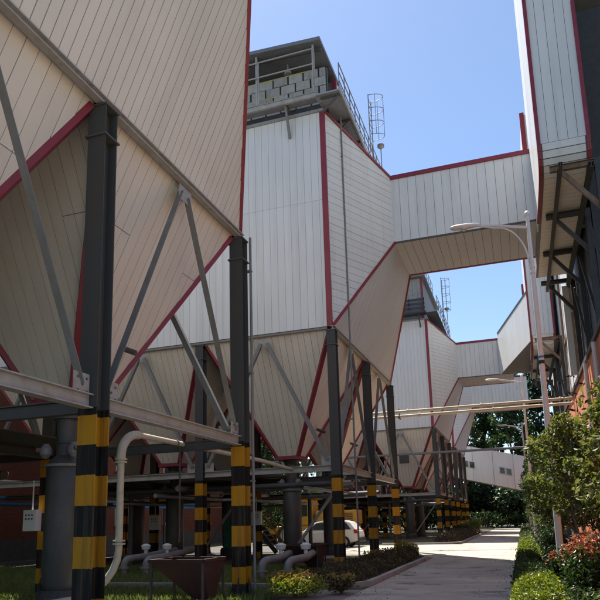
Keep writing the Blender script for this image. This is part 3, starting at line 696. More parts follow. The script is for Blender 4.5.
clad(cw, [(3.35, 62, 7.92), (3.35, 34, 7.92), (3.35, 34, 24), (3.35, 62, 24)], (0, 0, 1), 1.0, 'clad', splits=(4.2, 8.5))
clad(cw, [(3.35, 34, 7.92), (9, 34, 7.92), (9, 34, 24), (3.35, 34, 24)], (0, 0, 1), 1.0, 'clad', joined=True)
for y in (34.3, 41, 48): obj('girt', MB().beam((3.2, y, 7.95), (3.2, y, 23), .14), 'rust', hb)
obj('girt', MB().beam((3.24, 34, 11.7), (3.24, 62, 11.7), .12, .18), 'rust', hb)
db = thing('dark_tower', 'dark grey clad tower wall at the upper right edge', 'building', (6, 29, 7.9))
dw = obj('wall', MB().box(3.25, 9, 24, 33.6, 7.92, 34), 'darksteel', db)
clad(dw, [(3.25, 33.6, 13.2), (3.25, 24, 13.2), (3.25, 24, 34), (3.25, 33.6, 34)], (0, 0, 1), .8, 'platform')
obj('corner_strip', MB().box(3.08, 3.3, 26.0, 26.3, 12.7, 34), 'galv', db)
obj('pale_strip', MB().box(2.62, 2.9, 31.6, 31.9, 7.92, 12.2), 'clad', db)

def bracket_frame(ys, label, x_tip=1.72):
    t = thing('bracket_frame', label, 'steel frame', (3.1, ys[0], 7.9), 'cantilever brackets under the riser ducts')
    for i, y in enumerate(ys):
        m = 'rust' if i == 0 else 'darksteel'
        obj('column', MB().ibeam((3.12, y, 7.9), (3.12, y, 12.5), .2, .2), 'darksteel', t)
        obj('cantilever', MB().ibeam((x_tip, y, 12.42), (3.24, y, 12.42), .14, .2), m, t)
        obj('strut', MB().beam((x_tip+.3, y+.02, 12.33), (3.1, y+.02, 10.9), .13, .13), m, t)
    obj('runner', MB().ibeam((x_tip+.28, ys[0]-.6, 12.24), (x_tip+.28, ys[-1]+.6, 12.24), .12, .14), 'darksteel', t)
    obj('runner', MB().ibeam((2.9, ys[0]-.3, 12.22), (2.9, ys[-1]+.3, 12.22), .16, .18), 'darksteel', t)
    for a, b in zip(ys[:-1], ys[1:]):
        obj('cross_brace', MB().angle((3.1, a, 8.2), (3.1, b, 12.2), .1, (1, 0, 0)), 'darksteel', t)
    return t
bracket_frame((20.6, 24.15, 27.8, 31.5), 'rusty cantilever brackets under the tall riser at right')
bracket_frame((42.0, 47, 51.5, 56), 'dark stepped brackets under the farther riser behind the lamp pole', 1.6)

# ================================================================== STREET LAMPS
def lamp_proto():
    t = thing('street_lamp', 'tall street lamp with single curved arm nearest the camera', 'street lamp', (.74, 16.6, 0), 'street lamps along the hedge')
    x, y = .74, 16.6
    obj('pole', MB().tube([(x, y, .04), (x, y, .5), (x, y, .52), (x, y, 5.0), (x, y, 9.15)], [.1, .1, .082, .066, .045], 14), 'lamppaint', t, sm=True)
    obj('band', MB().lathe((x, y, 5.25), [(.074, 0), (.074, .09)], 14), 'black', t); obj('band', MB().lathe((x, y, 5.4), [(.074, 0), (.074, .05)], 14), 'pipeblue', t)
    obj('finial', MB().lathe((x, y, 9.15), [(.045, 0), (.075, .04), (.075, .1), (.035, .15)], 12), 'lamppaint', t, sm=True)
    obj('arm', MB().tube([(x, y, 8.85), (x-.6, y, 9.0), (x-1.25, y, 9.13)], [.04, .035, .03], 8), 'lamppaint', t, sm=True)
    obj('stay', MB().tube([(x-.05, y, 7.8)] + [(x-.06-.75*(1-math.cos(a)), y, 7.85+1.13*math.sin(a)) for a in [i*math.pi/2/8 for i in range(9)]][1:] + [(x-1.2, y, 9.1)], .022, 6), 'lamppaint', t, sm=True)
    for z in (7.6, 7.75, 7.9): obj('clamp', MB().lathe((x, y, z), [(.066, 0), (.066, .05)], 12), 'lamppaint', t)
    hd = MB(); n = 8; prof = [(-1.2, .03, .03), (-1.28, .07, .05), (-1.5, .12, .07), (-1.75, .13, .07), (-1.9, .09, .05), (-1.95, .03, .02)]
    for dx, w, h in prof:
        for k in range(12):
            a = 2*math.pi*k/12; hd.v.append((x+dx, y+w*math.cos(a), 9.15+.02*(-dx-1.2)+h*math.sin(a)))
    for i in range(len(prof)-1):
        for k in range(12): hd.f.append((i*12+k, i*12+(k+1) % 12, (i+1)*12+(k+1) % 12, (i+1)*12+k))
    hd.f.append(tuple(range(12))); hd.f.append(tuple(range(60, 72))[::-1])
    h = obj('lamp_head', hd, 'lamppaint', t, sm=True)
    obj('lens', MB().lathe((x-1.6, y, 9.05), [(.03, 0), (.095, .02), (.1, .06)], 12), 'lampglass', h)
    return t
lp = lamp_proto()
for y, x, lab in ((37.2, .54, 'street lamp in the middle distance with its arm under the far duct'), (57, .5, 'small farthest street lamp in front of the distant trees')):
    c = copy_tree(lp); c.location = (x, y, 0); c['label'] = lab

# ================================================================== PIPES OVER THE ROAD
pr_ = thing('pipe_rack', 'pair of tan pipes crossing the road high up behind the middle precipitator', 'pipe', (-2, 36, 7.3))
for dz, dy in ((0, 0), (-.22, .3)):
    obj('pipe', MB().tube([(-24, 36+dy, 7.55+dz), (3.0, 36+dy, 7.55+dz)], .085, 10), 'pipetan', pr_, sm=True)
for x in range(-22, 3, 4): obj('flange', MB().lathe((x+.3, 36, 7.55), [(.13, 0), (.13, .05)], 12, 'X'), 'pipetan', pr_); obj('flange', MB().lathe((x+.9, 36.3, 7.33), [(.13, 0), (.13, .05)], 12, 'X'), 'pipetan', pr_)
for x in (-20, -10, -6.2): obj('hanger', MB().beam((x, 36.15, 7.2), (x, 36.15, 7.75), .05).beam((x, 35.8, 7.2), (x, 36.5, 7.2), .06), 'steel', pr_)
for x in (-20, -10): obj('post', MB().beam((x, 36.15, 0), (x, 36.15, 7.2), .14), 'steel', pr_)
gp = thing('cable_pipe', 'thin dark pipe crossing in front of the third precipitator', 'pipe', (-3, 49.2, 6.4))
obj('pipe', MB().tube([(-23, 49.2, 6.42), (.9, 49.2, 6.42)], .09, 8), 'brace', gp, sm=True)
for x in (-16, .85): obj('post', MB().tube([(x, 49.2, 0), (x, 49.2, 6.4)], .07, 8), 'brace', gp)
for i, (x, y, z, lab) in enumerate(((-5.62, 22.9, 17.6, 'slim grey conduit pole rising beside the middle precipitator front corner'), (-5.88, 13.98, 8.6, 'slim grey conduit beside the far column of the nearest precipitator'))):
    t = thing('conduit', lab, 'pipe', (x, y, 0)); obj('pipe', MB().tube([(x, y, .01), (x, y, z)], .035, 8), 'brace', t, sm=True)
    for k in range(3): obj('clip', MB().box(x-.2, x+.03, y-.05, y+.05, z*.3*(k+1)-.04, z*.3*(k+1)), 'brace', t)

# ================================================================== UNDER THE PRECIPITATORS
def vessel_proto(x, y, lab):
    t = thing('ash_vessel', lab, 'vessel', (x, y, 0), 'ash vessels under the hoppers')
    obj('shell', MB().lathe((x, y, .55), [(.26, -.2), (.37, 0), (.37, 2.3), (.3, 2.42), (.2, 2.5), (.2, 2.74)], 24), 'vessel', t, sm=True)
    obj('flange', MB().lathe((x, y, 2.82), [(.42, 0), (.42, .05)], 24), 'pipegrey', t)
    obj('base', MB().lathe((x, y, 0), [(.46, 0), (.46, .3), (.4, .42)], 20), 'darksteel', t)
    for s in (-1, 1):
        v = obj('valve', MB().lathe((x+s*.34, y-.2, 3.0), [(.05, 0), (.12, .08), (.12, .2), (.05, .3)], 10), 'pipegrey', t)
        obj('actuator', MB().tube([(x+s*.34, y-.2, 3.15), (x+s*.5, y-.3, 3.18)], .05, 8), 'rust', v)
    return t
xs = [(XC[0]+XC[1])/2, (XC[1]+XC[2])/2, (XC[2]+XC[3])/2]
v0 = vessel_proto(xs[0], 11.0, 'grey upright vessel beside the big striped column at lower left')
lab2 = {(0, 22.1, 0): 'grey upright vessel under the front hopper of the middle precipitator', (1, 22.1, 0): 'grey upright vessel left of the far column, second hopper of middle precipitator',
        (0, 22.1, 1): 'grey upright vessel behind the front corner column of middle precipitator', (1, 22.1, 1): 'grey vessel deep in shade behind the control box of middle precipitator'}
for k in (0, 1, 2):
    for Y0 in (2.75, 22.1, 51.0):
        for i in (0, 1):
            if Y0 == 2.75 and (k == 0 or i == 0): continue
            if Y0 == 51.0 and k == 2: continue
            c = copy_tree(v0); c.location = (xs[k], Y0+2.75+5.5*i, 0)
            c['label'] = lab2.get((k, Y0, i), 'grey vessel in deep shade under a far or inner hopper')
# ash pipes with bends in front of the middle precipitator
for i, (x, lab) in enumerate(((-7.3, 'left ash pipe with a bend'), (-6.5, 'right ash pipe with a bend'), (-12.95, 'left ash pipe behind the near maroon bin'), (-12.1, 'right ash pipe behind the near maroon bin'))):
    y = 17.9 if i < 2 else 19.4
    t = thing('ash_pipe', lab + (' in front of the middle precipitator' if i < 2 else ' on the shaded grass'), 'pipe', (x, y, 0), 'bent ash pipes')
    pts = [(x, y, 0), (x, y, .3)] + [(x+.1*(1-math.cos(a)), y+.2*(1-math.cos(a)), .3+.22*math.sin(a)) for a in [math.pi/12*k for k in range(1, 7)]] + [(x+.25, y+.9, .55), (x-.4, y+4.2, .62)]
    obj('pipe', MB().tube(pts, .115, 12), 'pipegrey', t, sm=True)
    v = obj('valve', MB().lathe((x+.22, y+1.0, .62), [(.06, 0), (.06, .15), (.14, .17), (.17, .3), (.06, .36)], 12), 'white', t, sm=True)
    obj('flange', MB().lathe((x, y, .2), [(.17, 0), (.17, .04)], 12), 'pipegrey', t)
# ivory pipe with big bends
t = thing('ivory_pipe', 'cream pipe with sweeping bends right of the big striped column', 'pipe', (-7.6, 11.3, 0))
x, y = -7.6, 11.2
pts = [(x-1.6, y-.9, .12), (x-.9, y-.55, .22)] + [V(x-.9+.9*math.sin(a), y-.55+.55*math.sin(a), .22+.95*(1-math.cos(a))) for a in [math.pi/2*k/7 for k in range(1, 8)]] + [(x, y, 2.9)]
obj('pipe', MB().tube(pts, .072, 14), 'ivory', t, sm=True)
pb = [(x, y, 2.9), (x, y, 3.0)] + [(x, y+.62*(1-math.cos(a)), 3.0+.5*math.sin(a)) for a in [math.pi/2*k/7 for k in range(1, 8)]]
obj('bend', MB().tube(pb, .092, 14), 'ivory', t, sm=True)
obj('pipe', MB().tube([pb[-1], (x, y+7.5, 3.5), (x-.3, y+12.5, 3.45)], .062, 12), 'ivory', t, sm=True)
for z in (1.25, 1.31, 2.86, 2.92): obj('flange', MB().lathe((x, y, z), [(.125, 0), (.125, .03)], 14), 'ivory', t)
for dy in (2.2, 5.2): obj('clamp', MB().lathe((x, y+dy, 3.5), [(.08, 0), (.08, .05)], 14, 'Y'), 'rust', t)
obj('hanger', MB().beam((x, y+2.4, 3.5), (x, y+2.4, 1.2), .03), 'steel', t)
# maroon bins
def bin_proto(x, y, lab, s=1.0):
    t = thing('ash_bin', lab, 'bin', (x, y, 0), 'maroon tapered bins'); w, d, h = .62*s, .5*s, .85*s
    T_ = [(x-w, y-d, h), (x+w, y-d, h), (x+w, y+d, h), (x-w, y+d, h)]; B = [(x+.22*s, y-.16*s, .1), (x+.56*s, y-.16*s, .1), (x+.56*s, y+.16*s, .1), (x+.22*s, y+.16*s, .1)]
    obj('funnel', MB().add(B+T_, [(3, 2, 1, 0), (0, 1, 5, 4), (1, 2, 6, 5), (2, 3, 7, 6), (3, 0, 4, 7), (4, 5, 6, 7)]), 'maroon', t)
    rm = MB()
    for a, b in zip(T_, T_[1:]+T_[:1]): rm.beam(V(*a)+V(0, 0, .03), V(*b)+V(0, 0, .03), .07, .06)
    obj('rim', rm, 'maroon', t)
    for sx in (-1, 1):
        for sy in (-1, 1): obj('leg', MB().beam((x+sx*(w-.03), y+sy*(d-.03), 0), (x+sx*(w-.03), y+sy*(d-.03), h), .045), 'darksteel', t)
    return t
bin_proto(-6.78, 12.5, 'maroon tapered bin on legs beside the far column of nearest precipitator')
bin_proto(-7.0, 21.0, 'maroon bin standing left of the middle precipitator front corner column', .95)
# pipes and trays in the shade between the columns
k = 0
for Y0, lab in ((2.75, 'nearest'), (22.1, 'middle'), (51.0, 'third')):
    t = thing('pipe_run', f'dark pipes and cable trays hung below the floor beams of the {lab} precipitator', 'pipe', (-14, Y0+5, 2.2))
    xe = -11.8 if Y0 < 10 else XR-.5
    for y, z, r, m in ((Y0+1.0, 2.95, .1, 'pipedark'), (Y0+4.3, 3.05, .14, 'pipegrey'), (Y0+6.5, 2.7, .09, 'brace'), (Y0+9.8, 2.9, .12, 'pipedark')):
        obj('pipe', MB().tube([(-21.5, y, z), (xe, y, z)], r, 10), m, t, sm=True)
    for x, z, r in ((-7.4 if Y0 > 10 else -20, 2.8, .07), (-12.6, 3.0, .12), (-13.6, 2.75, .09), (-18, 2.9, .11)):
        obj('pipe', MB().tube([(x, Y0+.3, z), (x, Y0+10.7, z)], r, 10), 'pipegrey', t, sm=True)
    for x in (-10.4 if Y0 > 10 else -17, -15.2): obj('cable_tray', MB().box(x-.25, x+.25, Y0+.2, Y0+10.8, 2.45, 2.52), 'brace', t)
    for x, y in ((-13.1, Y0+7), (-15.8, Y0+2), (-10.2, Y0+1.4), (-9.9, Y0+8.5))[:4 if Y0 > 10 else 2]:
        obj('drop_pipe', MB().tube([(x, y, .02), (x, y, 2.95)], .1, 10), 'vessel', t, sm=True)
    for x, y in ((-8, Y0+.7), (-12.9, Y0+3.2), (-14.4, Y0+9)):
        obj('diagonal', MB().beam((x, y, .6), (x+2.0, y, 3.2), .09), 'brace', t)
t = thing('blue_pipes', 'blue and white pipes high on posts in front of the brick wall', 'pipe', (-20, 26, 0))
for z, m, r in ((3.1, 'pipeblue', .09), (2.8, 'pipeblue', .09), (3.9, 'white', .06)): obj('pipe', MB().tube([(-23.4, 14, z), (-23.4, 46, z)], r, 8), m, t, sm=True)
for y in (16, 24, 32, 40): obj('post', MB().beam((-23.55, y, 0), (-23.55, y, 4.0), .12), 'steel', t)
# boxes on columns
def cbox(x, y, z, s, lab, m='white'):
    t = thing('control_box', lab, 'control box', (x, y, z), 'column control boxes')
    b = obj('case', MB().box(x-.2*s, x+.2*s, y-.1, y+.1, z, z+.52*s), m, t, bevel=.012)
    obj('door', MB().box(x-.18*s, x+.18*s, y-.112, y-.101, z+.03, z+.49*s), m, t)
    for a in range(3):
        for c in range(2): obj('button', MB().lathe((x-.09*s+.09*s*a, y-.125, z+.3*s+.09*s*c), [(.022*s, 0), (.022*s, .012)], 10, 'Y'), 'black', t)
    obj('conduit', MB().tube([(x, y, z+.52*s), (x, y, z+1.25)], .018, 6), 'white', t); return t
cbox(-11.62, 13.38, 1.55, 1.0, 'pale push-button box on the left striped column')
cbox(-11.35, 27.3, 1.5, 1.15, 'white control box on the inner column of the middle precipitator')
cbox(-16.5, 27.2, 1.4, 1.3, 'white control box on a deep shaded column left of the maroon bin')
t = single('cabinet', MB().box(-14.3, -13.6, 30.0, 30.5, .02, 1.9), 'green', 'green cabinet in the shade behind the slim striped column', 'cabinet', bevel=.02)
obj('door', MB().box(-14.25, -13.97, 29.98, 29.999, .12, 1.82), 'green', t); obj('door', MB().box(-13.93, -13.65, 29.98, 29.999, .12, 1.82), 'green', t)
# valve wheel stand at lower left
t = thing('valve_stand', 'handwheel valve with small orange tag on the grass at lower left', 'valve', (-9.9, 12.2, 0))
obj('stand', MB().lathe((-9.9, 12.2, 0), [(.2, 0), (.2, .04), (.06, .06), (.06, .45), (.14, .5), (.14, .7), (.05, .72)], 14), 'darksteel', t, sm=True)
obj('handwheel', MB().tube([(-9.9+.22*math.cos(a), 12.02, .72+.22*math.sin(a)) for a in [2*math.pi*k/20 for k in range(21)]], .02, 6, False).beam((-10.1, 12.02, .72), (-9.7, 12.02, .72), .025).beam((-9.9, 12.02, .52), (-9.9, 12.02, .92), .025).tube([(-9.9, 12.02, .72), (-9.9, 12.2, .62)], .02, 6), 'darksteel', t)
obj('tag', MB().box(-9.58, -9.46, 12.0, 12.02, .5, .82), 'taillight', t)
# stairs with yellow handrails
t = thing('steel_stair', 'steel stair with yellow handrails in shade under the middle precipitator', 'stair', (-13.6, 31.5, 0))
for s in (-.45, .45):
    obj('stringer', MB().beam((-14.6, 31.6+s, 3.2), (-11.9, 31.6+s, .1), .06, .22), 'steel', t)
    rl = MB()
    for h in (.55, 1.0): rl.tube([(-14.6, 31.6+s, 3.25+h), (-11.9, 31.6+s, .12+h)], .025, 6)
    for q in range(4): f = q/3; rl.tube([(-14.6+2.7*f, 31.6+s, 3.2-3.1*f), (-14.6+2.7*f, 31.6+s, 4.25-3.1*f)], .025, 6)
    obj('handrail', rl, 'yellowpaint', t)
for q in range(13): f = (q+.5)/13; obj('tread', MB().box(-14.6+2.7*f-.12, -14.6+2.7*f+.12, 31.18, 32.02, 3.2-3.1*f, 3.24-3.1*f), 'steel', t)

# ================================================================== VEHICLES
def wheel(parent, x, y, r, w, rimr=.62):
    c = obj('wheel', MB().lathe((x, y-w/2, r), [(r*.6, 0), (r*.92, .0), (r, .03), (r, w-.03), (r*.92, w), (r*.6, w)], 22, 'Y'), 'rubber', parent, sm=True)
    obj('rim', MB().lathe((x, y-w/2-.012, r), [(r*.2, 0), (r*rimr, .012), (r*rimr, w+.012), (r*.2, w+.024)], 16, 'Y'), 'rim', c, sm=True)
t = thing('parked_car', 'white estate car parked in the side street behind the striped columns', 'car', (-11.6, 39.0, 0))
cx, cy = -11.6, 39.0
def loft(prof, hw):   # prof: (x, zlow, zhigh); hw(x, z)
    m = MB(); n = len(prof)
    for sgn in (-1, 1):
        for x, z in prof: m.v.append((cx+x, cy+sgn*hw(x, z), z))
    m.f.append(tuple(range(n))); m.f.append(tuple(range(n, 2*n))[::-1])
    for i in range(n): m.f.append((i, i+n, (i+1) % n+n, (i+1) % n))
    return m
body = [(-2.25, .42), (-2.28, .62), (-2.2, .82), (-1.9, .93), (-1.2, 1.02), (1.9, 1.08), (2.15, .98), (2.22, .7), (2.2, .4), (1.75, .3), (-1.8, .3)]
obj('body', loft(body, lambda x, z: .88 if .45 < z < .95 else .82), 'carwhite', t, bevel=.06)
cab = [(-1.25, 1.0), (-.55, 1.5), (-.1, 1.6), (1.3, 1.6), (1.7, 1.5), (2.1, 1.02)]
obj('cabin', loft(cab, lambda x, z: .80 if z < 1.2 else .62), 'carwhite', t, bevel=.05)
for s in (-1, 1):
    for a, b, c_, d in ((-.95, -.38, .28, .28), (.34, .34, 1.15, 1.1), (1.22, 1.17, 1.78, 1.45)):
        y0, y1 = cy+s*.806, cy+s*.668
        obj('window', MB().prism([(cx+a, y0, 1.07), (cx+c_, y0, 1.07), (cx+d, y1, 1.47), (cx+b, y1, 1.47)], (0, s*.012, 0)), 'glass', t)
    for x in (-1.4, 1.35): wheel(t, cx+x, cy+s*.78, .34, .22)
    obj('headlight', MB().box(cx-2.24, cx-1.95, cy+s*.62-.2, cy+s*.62+.2, .72, .85), 'lampglass', t, bevel=.03)
    obj('taillight', MB().prism([(cx+2.0, cy+s*.8, .82), (cx+2.2, cy+s*.8, .82), (cx+2.14, cy+s*.8, 1.06), (cx+1.95, cy+s*.8, 1.06)], (0, s*.09, 0)), 'taillight', t)
    obj('mirror', MB().box(cx-.95, cx-.8, cy+s*.98-.09, cy+s*.98+.09, 1.03, 1.17), 'carwhite', t, bevel=.03)
obj('bumper', MB().box(cx+2.05, cx+2.3, cy-.8, cy+.8, .33, .58), 'black', t, bevel=.04)
obj('bumper', MB().box(cx-2.33, cx-2.1, cy-.78, cy+.78, .33, .55), 'black', t, bevel=.04)
obj('windscreen', MB().prism([(cx-1.19, cy-.68, 1.06), (cx-1.19, cy+.68, 1.06), (cx-.62, cy+.55, 1.47), (cx-.62, cy-.55, 1.47)], (-.012, 0, .012)), 'glass', t)
# yellow loader
t = thing('yellow_loader', 'yellow wheeled loader with square cab standing beyond the white car', 'loader', (-14, 44.2, 0)); cx, cy = -14, 44.2
obj('chassis', MB().box(cx-2.6, cx+3.2, cy-.7, cy+.7, .75, 1.3), 'yellowpaint', t, bevel=.05)
cb = obj('cab', MB().box(cx-1.5, cx+.1, cy-.75, cy+.75, 1.32, 3.1), 'yellowpaint', t, bevel=.06)
obj('cab_roof', MB().box(cx-1.6, cx+.2, cy-.85, cy+.85, 3.11, 3.25), 'yellowpaint', cb, bevel=.04)
obj('window', MB().box(cx-1.15, cx-.25, cy-.775, cy-.755, 1.95, 2.95), 'glass', cb); obj('window', MB().box(cx-1.53, cx-1.505, cy-.6, cy+.6, 1.95, 2.95), 'glass', cb)
hd = obj('engine_hood', MB().box(cx+.35, cx+3.3, cy-.8, cy+.8, 1.32, 2.3), 'yellowpaint', t, bevel=.08)
for k in range(6): obj('louvre', MB().box(cx+2.1, cx+3.0, cy-.83, cy-.802, 1.45+.12*k, 1.5+.12*k), 'black', hd)
for x in (-1.7, 2.0):
    for s in (-1, 1): wheel(t, cx+x, cy+s*.95, .7, .5)
obj('lift_arm', MB().beam((cx-1.2, cy-.4, 1.5), (cx-3.4, cy-.4, .8), .18, .3).beam((cx-1.2, cy+.4, 1.5), (cx-3.4, cy+.4, .8), .18, .3), 'yellowpaint', t)
obj('bucket', MB().prism([(cx-3.3, cy-1.2, .15), (cx-4.3, cy-1.2, .1), (cx-3.5, cy-1.2, .35), (cx-3.4, cy-1.2, 1.1), (cx-3.2, cy-1.2, 1.1)], (0, 2.4, 0)), 'darksteel', t)

# ================================================================== FAR BUILDINGS
bb = thing('brick_building', 'red brick building with dark base behind the precipitators at left', 'building', (-30, 30, 0))
obj('wall', MB().box(-34, -25, 2, 60, 1.1, 11), 'brick', bb); obj('base_band', MB().box(-34, -24.97, 1.95, 60.05, 0, 1.1), 'plinth', bb)
obj('roof', MB().box(-34.3, -24.6, 1.6, 60.4, 11.003, 11.3), 'concrete', bb)
for k in range(9):
    for z in (1.7, 5.2):
        y = 7+6*k; w = obj('window', MB().box(-25, -24.93, y-.75, y+.75, z, z+1.9), 'frame', bb)
        for s in (-1, 1): obj('pane', MB().box(-24.929, -24.92, y+s*.36-.32, y+s*.36+.32, z+.09, z+1.81), 'glass', w)
        obj('sill', MB().box(-24.99, -24.83, y-.85, y+.85, z-.1, z-.003), 'concrete', w)
# sloping conveyor gallery
gl = thing('conveyor_gallery', 'pale sloping enclosed conveyor gallery with small windows in front of far trees', 'gallery', (-5, 85, 0))
def gz_(x): return 10.45-.25*(x+5.73)
pf = lambda x, o: (x, 85, gz_(x)+o)
gm = obj('gallery_box', MB().prism([(-30, 85, gz_(-30)-4.4), (14, 85, gz_(14)-4.4), (14, 85, gz_(14)), (-30, 85, gz_(-30))], (0, 3, 0)), 'joint', gl)
for k in range(18):
    xa, xb = -30+44/18*k+.02, -30+44/18*(k+1)-.02
    obj('cladding_panel', MB().prism([(xa, 84.995, gz_(xa)-4.35), (xb, 84.995, gz_(xb)-4.35), (xb, 84.995, gz_(xb)-.04), (xa, 84.995, gz_(xa)-.04)], (0, -.05, 0)), 'clad', gm)
for x in (-12.5, -6.75, -2.35, 2.5):
    for s in (0, .78):
        a, b = x+s, x+s+.62; w = obj('window', MB().prism([(a, 84.94, gz_(a)-2.75), (b, 84.94, gz_(b)-2.75), (b, 84.94, gz_(b)-1.95), (a, 84.94, gz_(a)-1.95)], (0, -.05, 0)), 'glass', gl)
        fr = MB()
        c4 = [V(a, 84.9, gz_(a)-2.75), V(b, 84.9, gz_(b)-2.75), V(b, 84.9, gz_(b)-1.95), V(a, 84.9, gz_(a)-1.95)]
        for p, q in zip(c4, c4[1:]+c4[:1]): fr.beam(p, q, .06)
        obj('frame', fr, 'frame', w)
for x in (-26, -14, 10):
    obj('support', MB().beam((x, 85.4, 0), (x, 85.4, gz_(x)-4.4), .4).beam((x, 87.6, 0), (x, 87.6, gz_(x)-4.4), .4), 'concrete', gl)

# ================================================================== VEGETATION
# foreground trees on the right hand strip
tree('young_tree', 'young broad-leaved tree with slim trunk at the lower right corner', (1.62, 12.8, .05), 3.9, 1.2, 3449, 0.112, 'leaf_olive', nclump=24, fine=True, clumpr=.27, trunk=.05, low=.42, group='small trees in the right strip', aspect=.48)
tree('young_tree', 'small olive green tree just behind the corner tree at right', (1.05, 14.6, .05), 3.55, 1.05, 3909, 0.108, 'leaf_olive', nclump=24, fine=True, clumpr=.27, trunk=.04, low=.45, group='small trees in the right strip', aspect=.5)
tree('young_tree', 'round sunlit tree hiding the base of the nearest lamp pole', (1.35, 20.5, .05), 4.3, 1.35, 4830, 0.108, 'leaf_olive', nclump=26, fine=True, clumpr=.27, trunk=.06, low=.3, group='small trees in the right strip', aspect=.5)
tree('young_tree', 'round tree beside the hedge in the middle distance at right', (1.25, 25.5, .05), 4.6, 1.4, 4600, 0.112, 'leaf_mid', nclump=24, fine=True, clumpr=.27, trunk=.07, low=.28, group='small trees in the right strip')
tree('young_tree', 'green tree leaning out over the hedge before the gallery', (1.5, 31.5, .05), 5.0, 1.6, 4600, 0.152, 'leaf_olive', nclump=24, fine=True, clumpr=.27, trunk=.08, low=.25, bark='palebark', group='small trees in the right strip')
tree('young_tree', 'darker tree farther down the right strip near the middle lamp', (1.5, 40, .05), 5.6, 1.7, 4000, .18, 'leaf_mid', nclump=16, trunk=.09, low=.25, group='small trees in the right strip')
tree('young_tree', 'farthest small tree of the right strip', (1.4, 52, .05), 6.0, 1.9, 3500, .2, 'leaf_mid', nclump=14, trunk=.1, low=.25, group='small trees in the right strip')
shrub('photinia_shrub', 'red tipped shrub at the lower right corner by the slim trunk', (1.1, 13.3, .05), .72, 1.25, 4200, .082, 'leaf_mid', m2='leaf_red', lump=9)
shrub('photinia_shrub', 'red tipped shrub partly cut by the right edge', (2.0, 13.6, .05), .6, 1.2, 2200, .085, 'leaf_mid', m2='leaf_red', lump=8)
shrub('photinia_shrub', 'small red tipped shrub left of the larger corner one', (.72, 16.0, .05), .4, .85, 1300, .08, 'leaf_dark', m2='leaf_red', lump=7)
hedge('bright lime hedge end at the bottom right of the road', -.3, .55, 11.5, 14.6, .5, 5200, .07, 'leaf_lime')
hedge('low green hedge in shade along the right road edge', -.33, .38, 14.8, 24.2, .45, 9000, .075, 'leaf_mid')
hedge('sunlit lime hedge in the middle distance along the right road edge', -.33, .45, 24.4, 33, .55, 8000, .08, 'leaf_lime')
hedge('far green hedge along the right road edge', -.33, .5, 33.2, 64, .7, 10000, .11, 'leaf_mid')
for x, y, r, h, lab in ((.75, 18.4, .45, .8, 'dark shrub at the foot of the nearest lamp pole'), (1.1, 22.6, .6, 1.1, 'dark round shrub under the round sunlit tree'), (.95, 27.6, .7, 1.3, 'dark shrub behind the lime hedge'), (1.0, 34.5, .8, 1.6, 'tall dark shrub in the middle of the right strip'), (1.0, 45, 1.0, 2.0, 'big dark shrub near the end of the right strip'), (1.9, 17.6, .7, 1.2, 'dark shrub against the orange wall')):
    shrub('shrub', lab, (x, y, .05), r, h, 1700, .09, 'leaf_dark')
hedge('leafy ground cover between the corner shrubs and the orange wall', .45, 2.8, 10.5, 19.5, .34, 7000, .09, 'leaf_mid', name='ground_cover')
hedge('dark ground cover under the middle trees of the right strip', .5, 2.8, 20, 34, .45, 6000, .11, 'leaf_dark', name='ground_cover')
hedge('clipped dark hedge closing the far end of the road', -46, 24, 90, 92, 2.2, 16000, .45, 'leaf_dark', name='far_hedge')
# left hand beds
hedge('low reddish shrubs filling the kerbed bed in front of the middle precipitator', -5.5, -3.95, 16.0, 21.3, .42, 9000, .07, 'leaf_rust')
hedge('low mixed shrubs in the kerbed bed beside the middle precipitator columns', -5.4, -3.95, 21.4, 26.0, .5, 7000, .075, 'leaf_rust')
shrub('shrub', 'bright yellow-green shrub at the far tip of the kerbed bed', (-4.5, 26.5, .06), .55, .75, 1700, .075, 'leaf_lime', m2='flower')
shrub('flowering_shrub', 'sunlit shrub with orange yellow flowers at the bottom by the column base', (-4.75, 13.5, 0), .75, .62, 4200, .062, 'leaf_lime', m2='flower', lump=11)
shrub('flowering_shrub', 'smaller dull flowering shrub right of the sunlit one', (-3.95, 14.3, 0), .42, .5, 1800, .06, 'leaf_rust', m2='flower', lump=8)
hedge('low dark hedge in the far bed beside the third precipitator', -5.6, -3.95, 42, 65, .7, 9000, .11, 'leaf_rust')
shrub('shrub', 'bright green shrub at the far end of the left bed', (-4.5, 64, .06), 1.0, 1.5, 1600, .14, 'leaf_lime')
shrub('shrub', 'sunlit green shrub at the corner of the far bed', (-4.7, 57, .06), .8, 1.2, 1400, .13, 'leaf_mid')
# grass under and before the precipitators
n = 42000; P = np.empty((n, 3)); P[:, 0] = -RNG.random(n)*20-5.2; P[:, 1] = 12.2+RNG.random(n)**1.1*10.5; P[:, 2] = .05
keep = ~((P[:, 1] > 15.2) & (P[:, 1] < 15.65) & (P[:, 0] > -12.1)); P = P[keep]
g = leaves('grass', P, .17, 'grass', aspect=.14, up=2.2); tag(g, 'short rough grass under the precipitators at left', 'grass', kind='stuff')
n = 420; P = np.empty((n, 3)); side_ = RNG.random(n) < .5
P[:, 0] = np.where(side_, -3.62+np.abs(RNG.normal(size=n))*.35, -.36-np.abs(RNG.normal(size=n))*.3); P[:, 1] = 13+RNG.random(n)**1.6*45; P[:, 2] = .014
g = leaves('leaf_litter', P, .038, 'leaf_rust', aspect=.5, up=0); tag(g, 'dry fallen leaves lying along both edges of the road', 'leaves', kind='stuff')
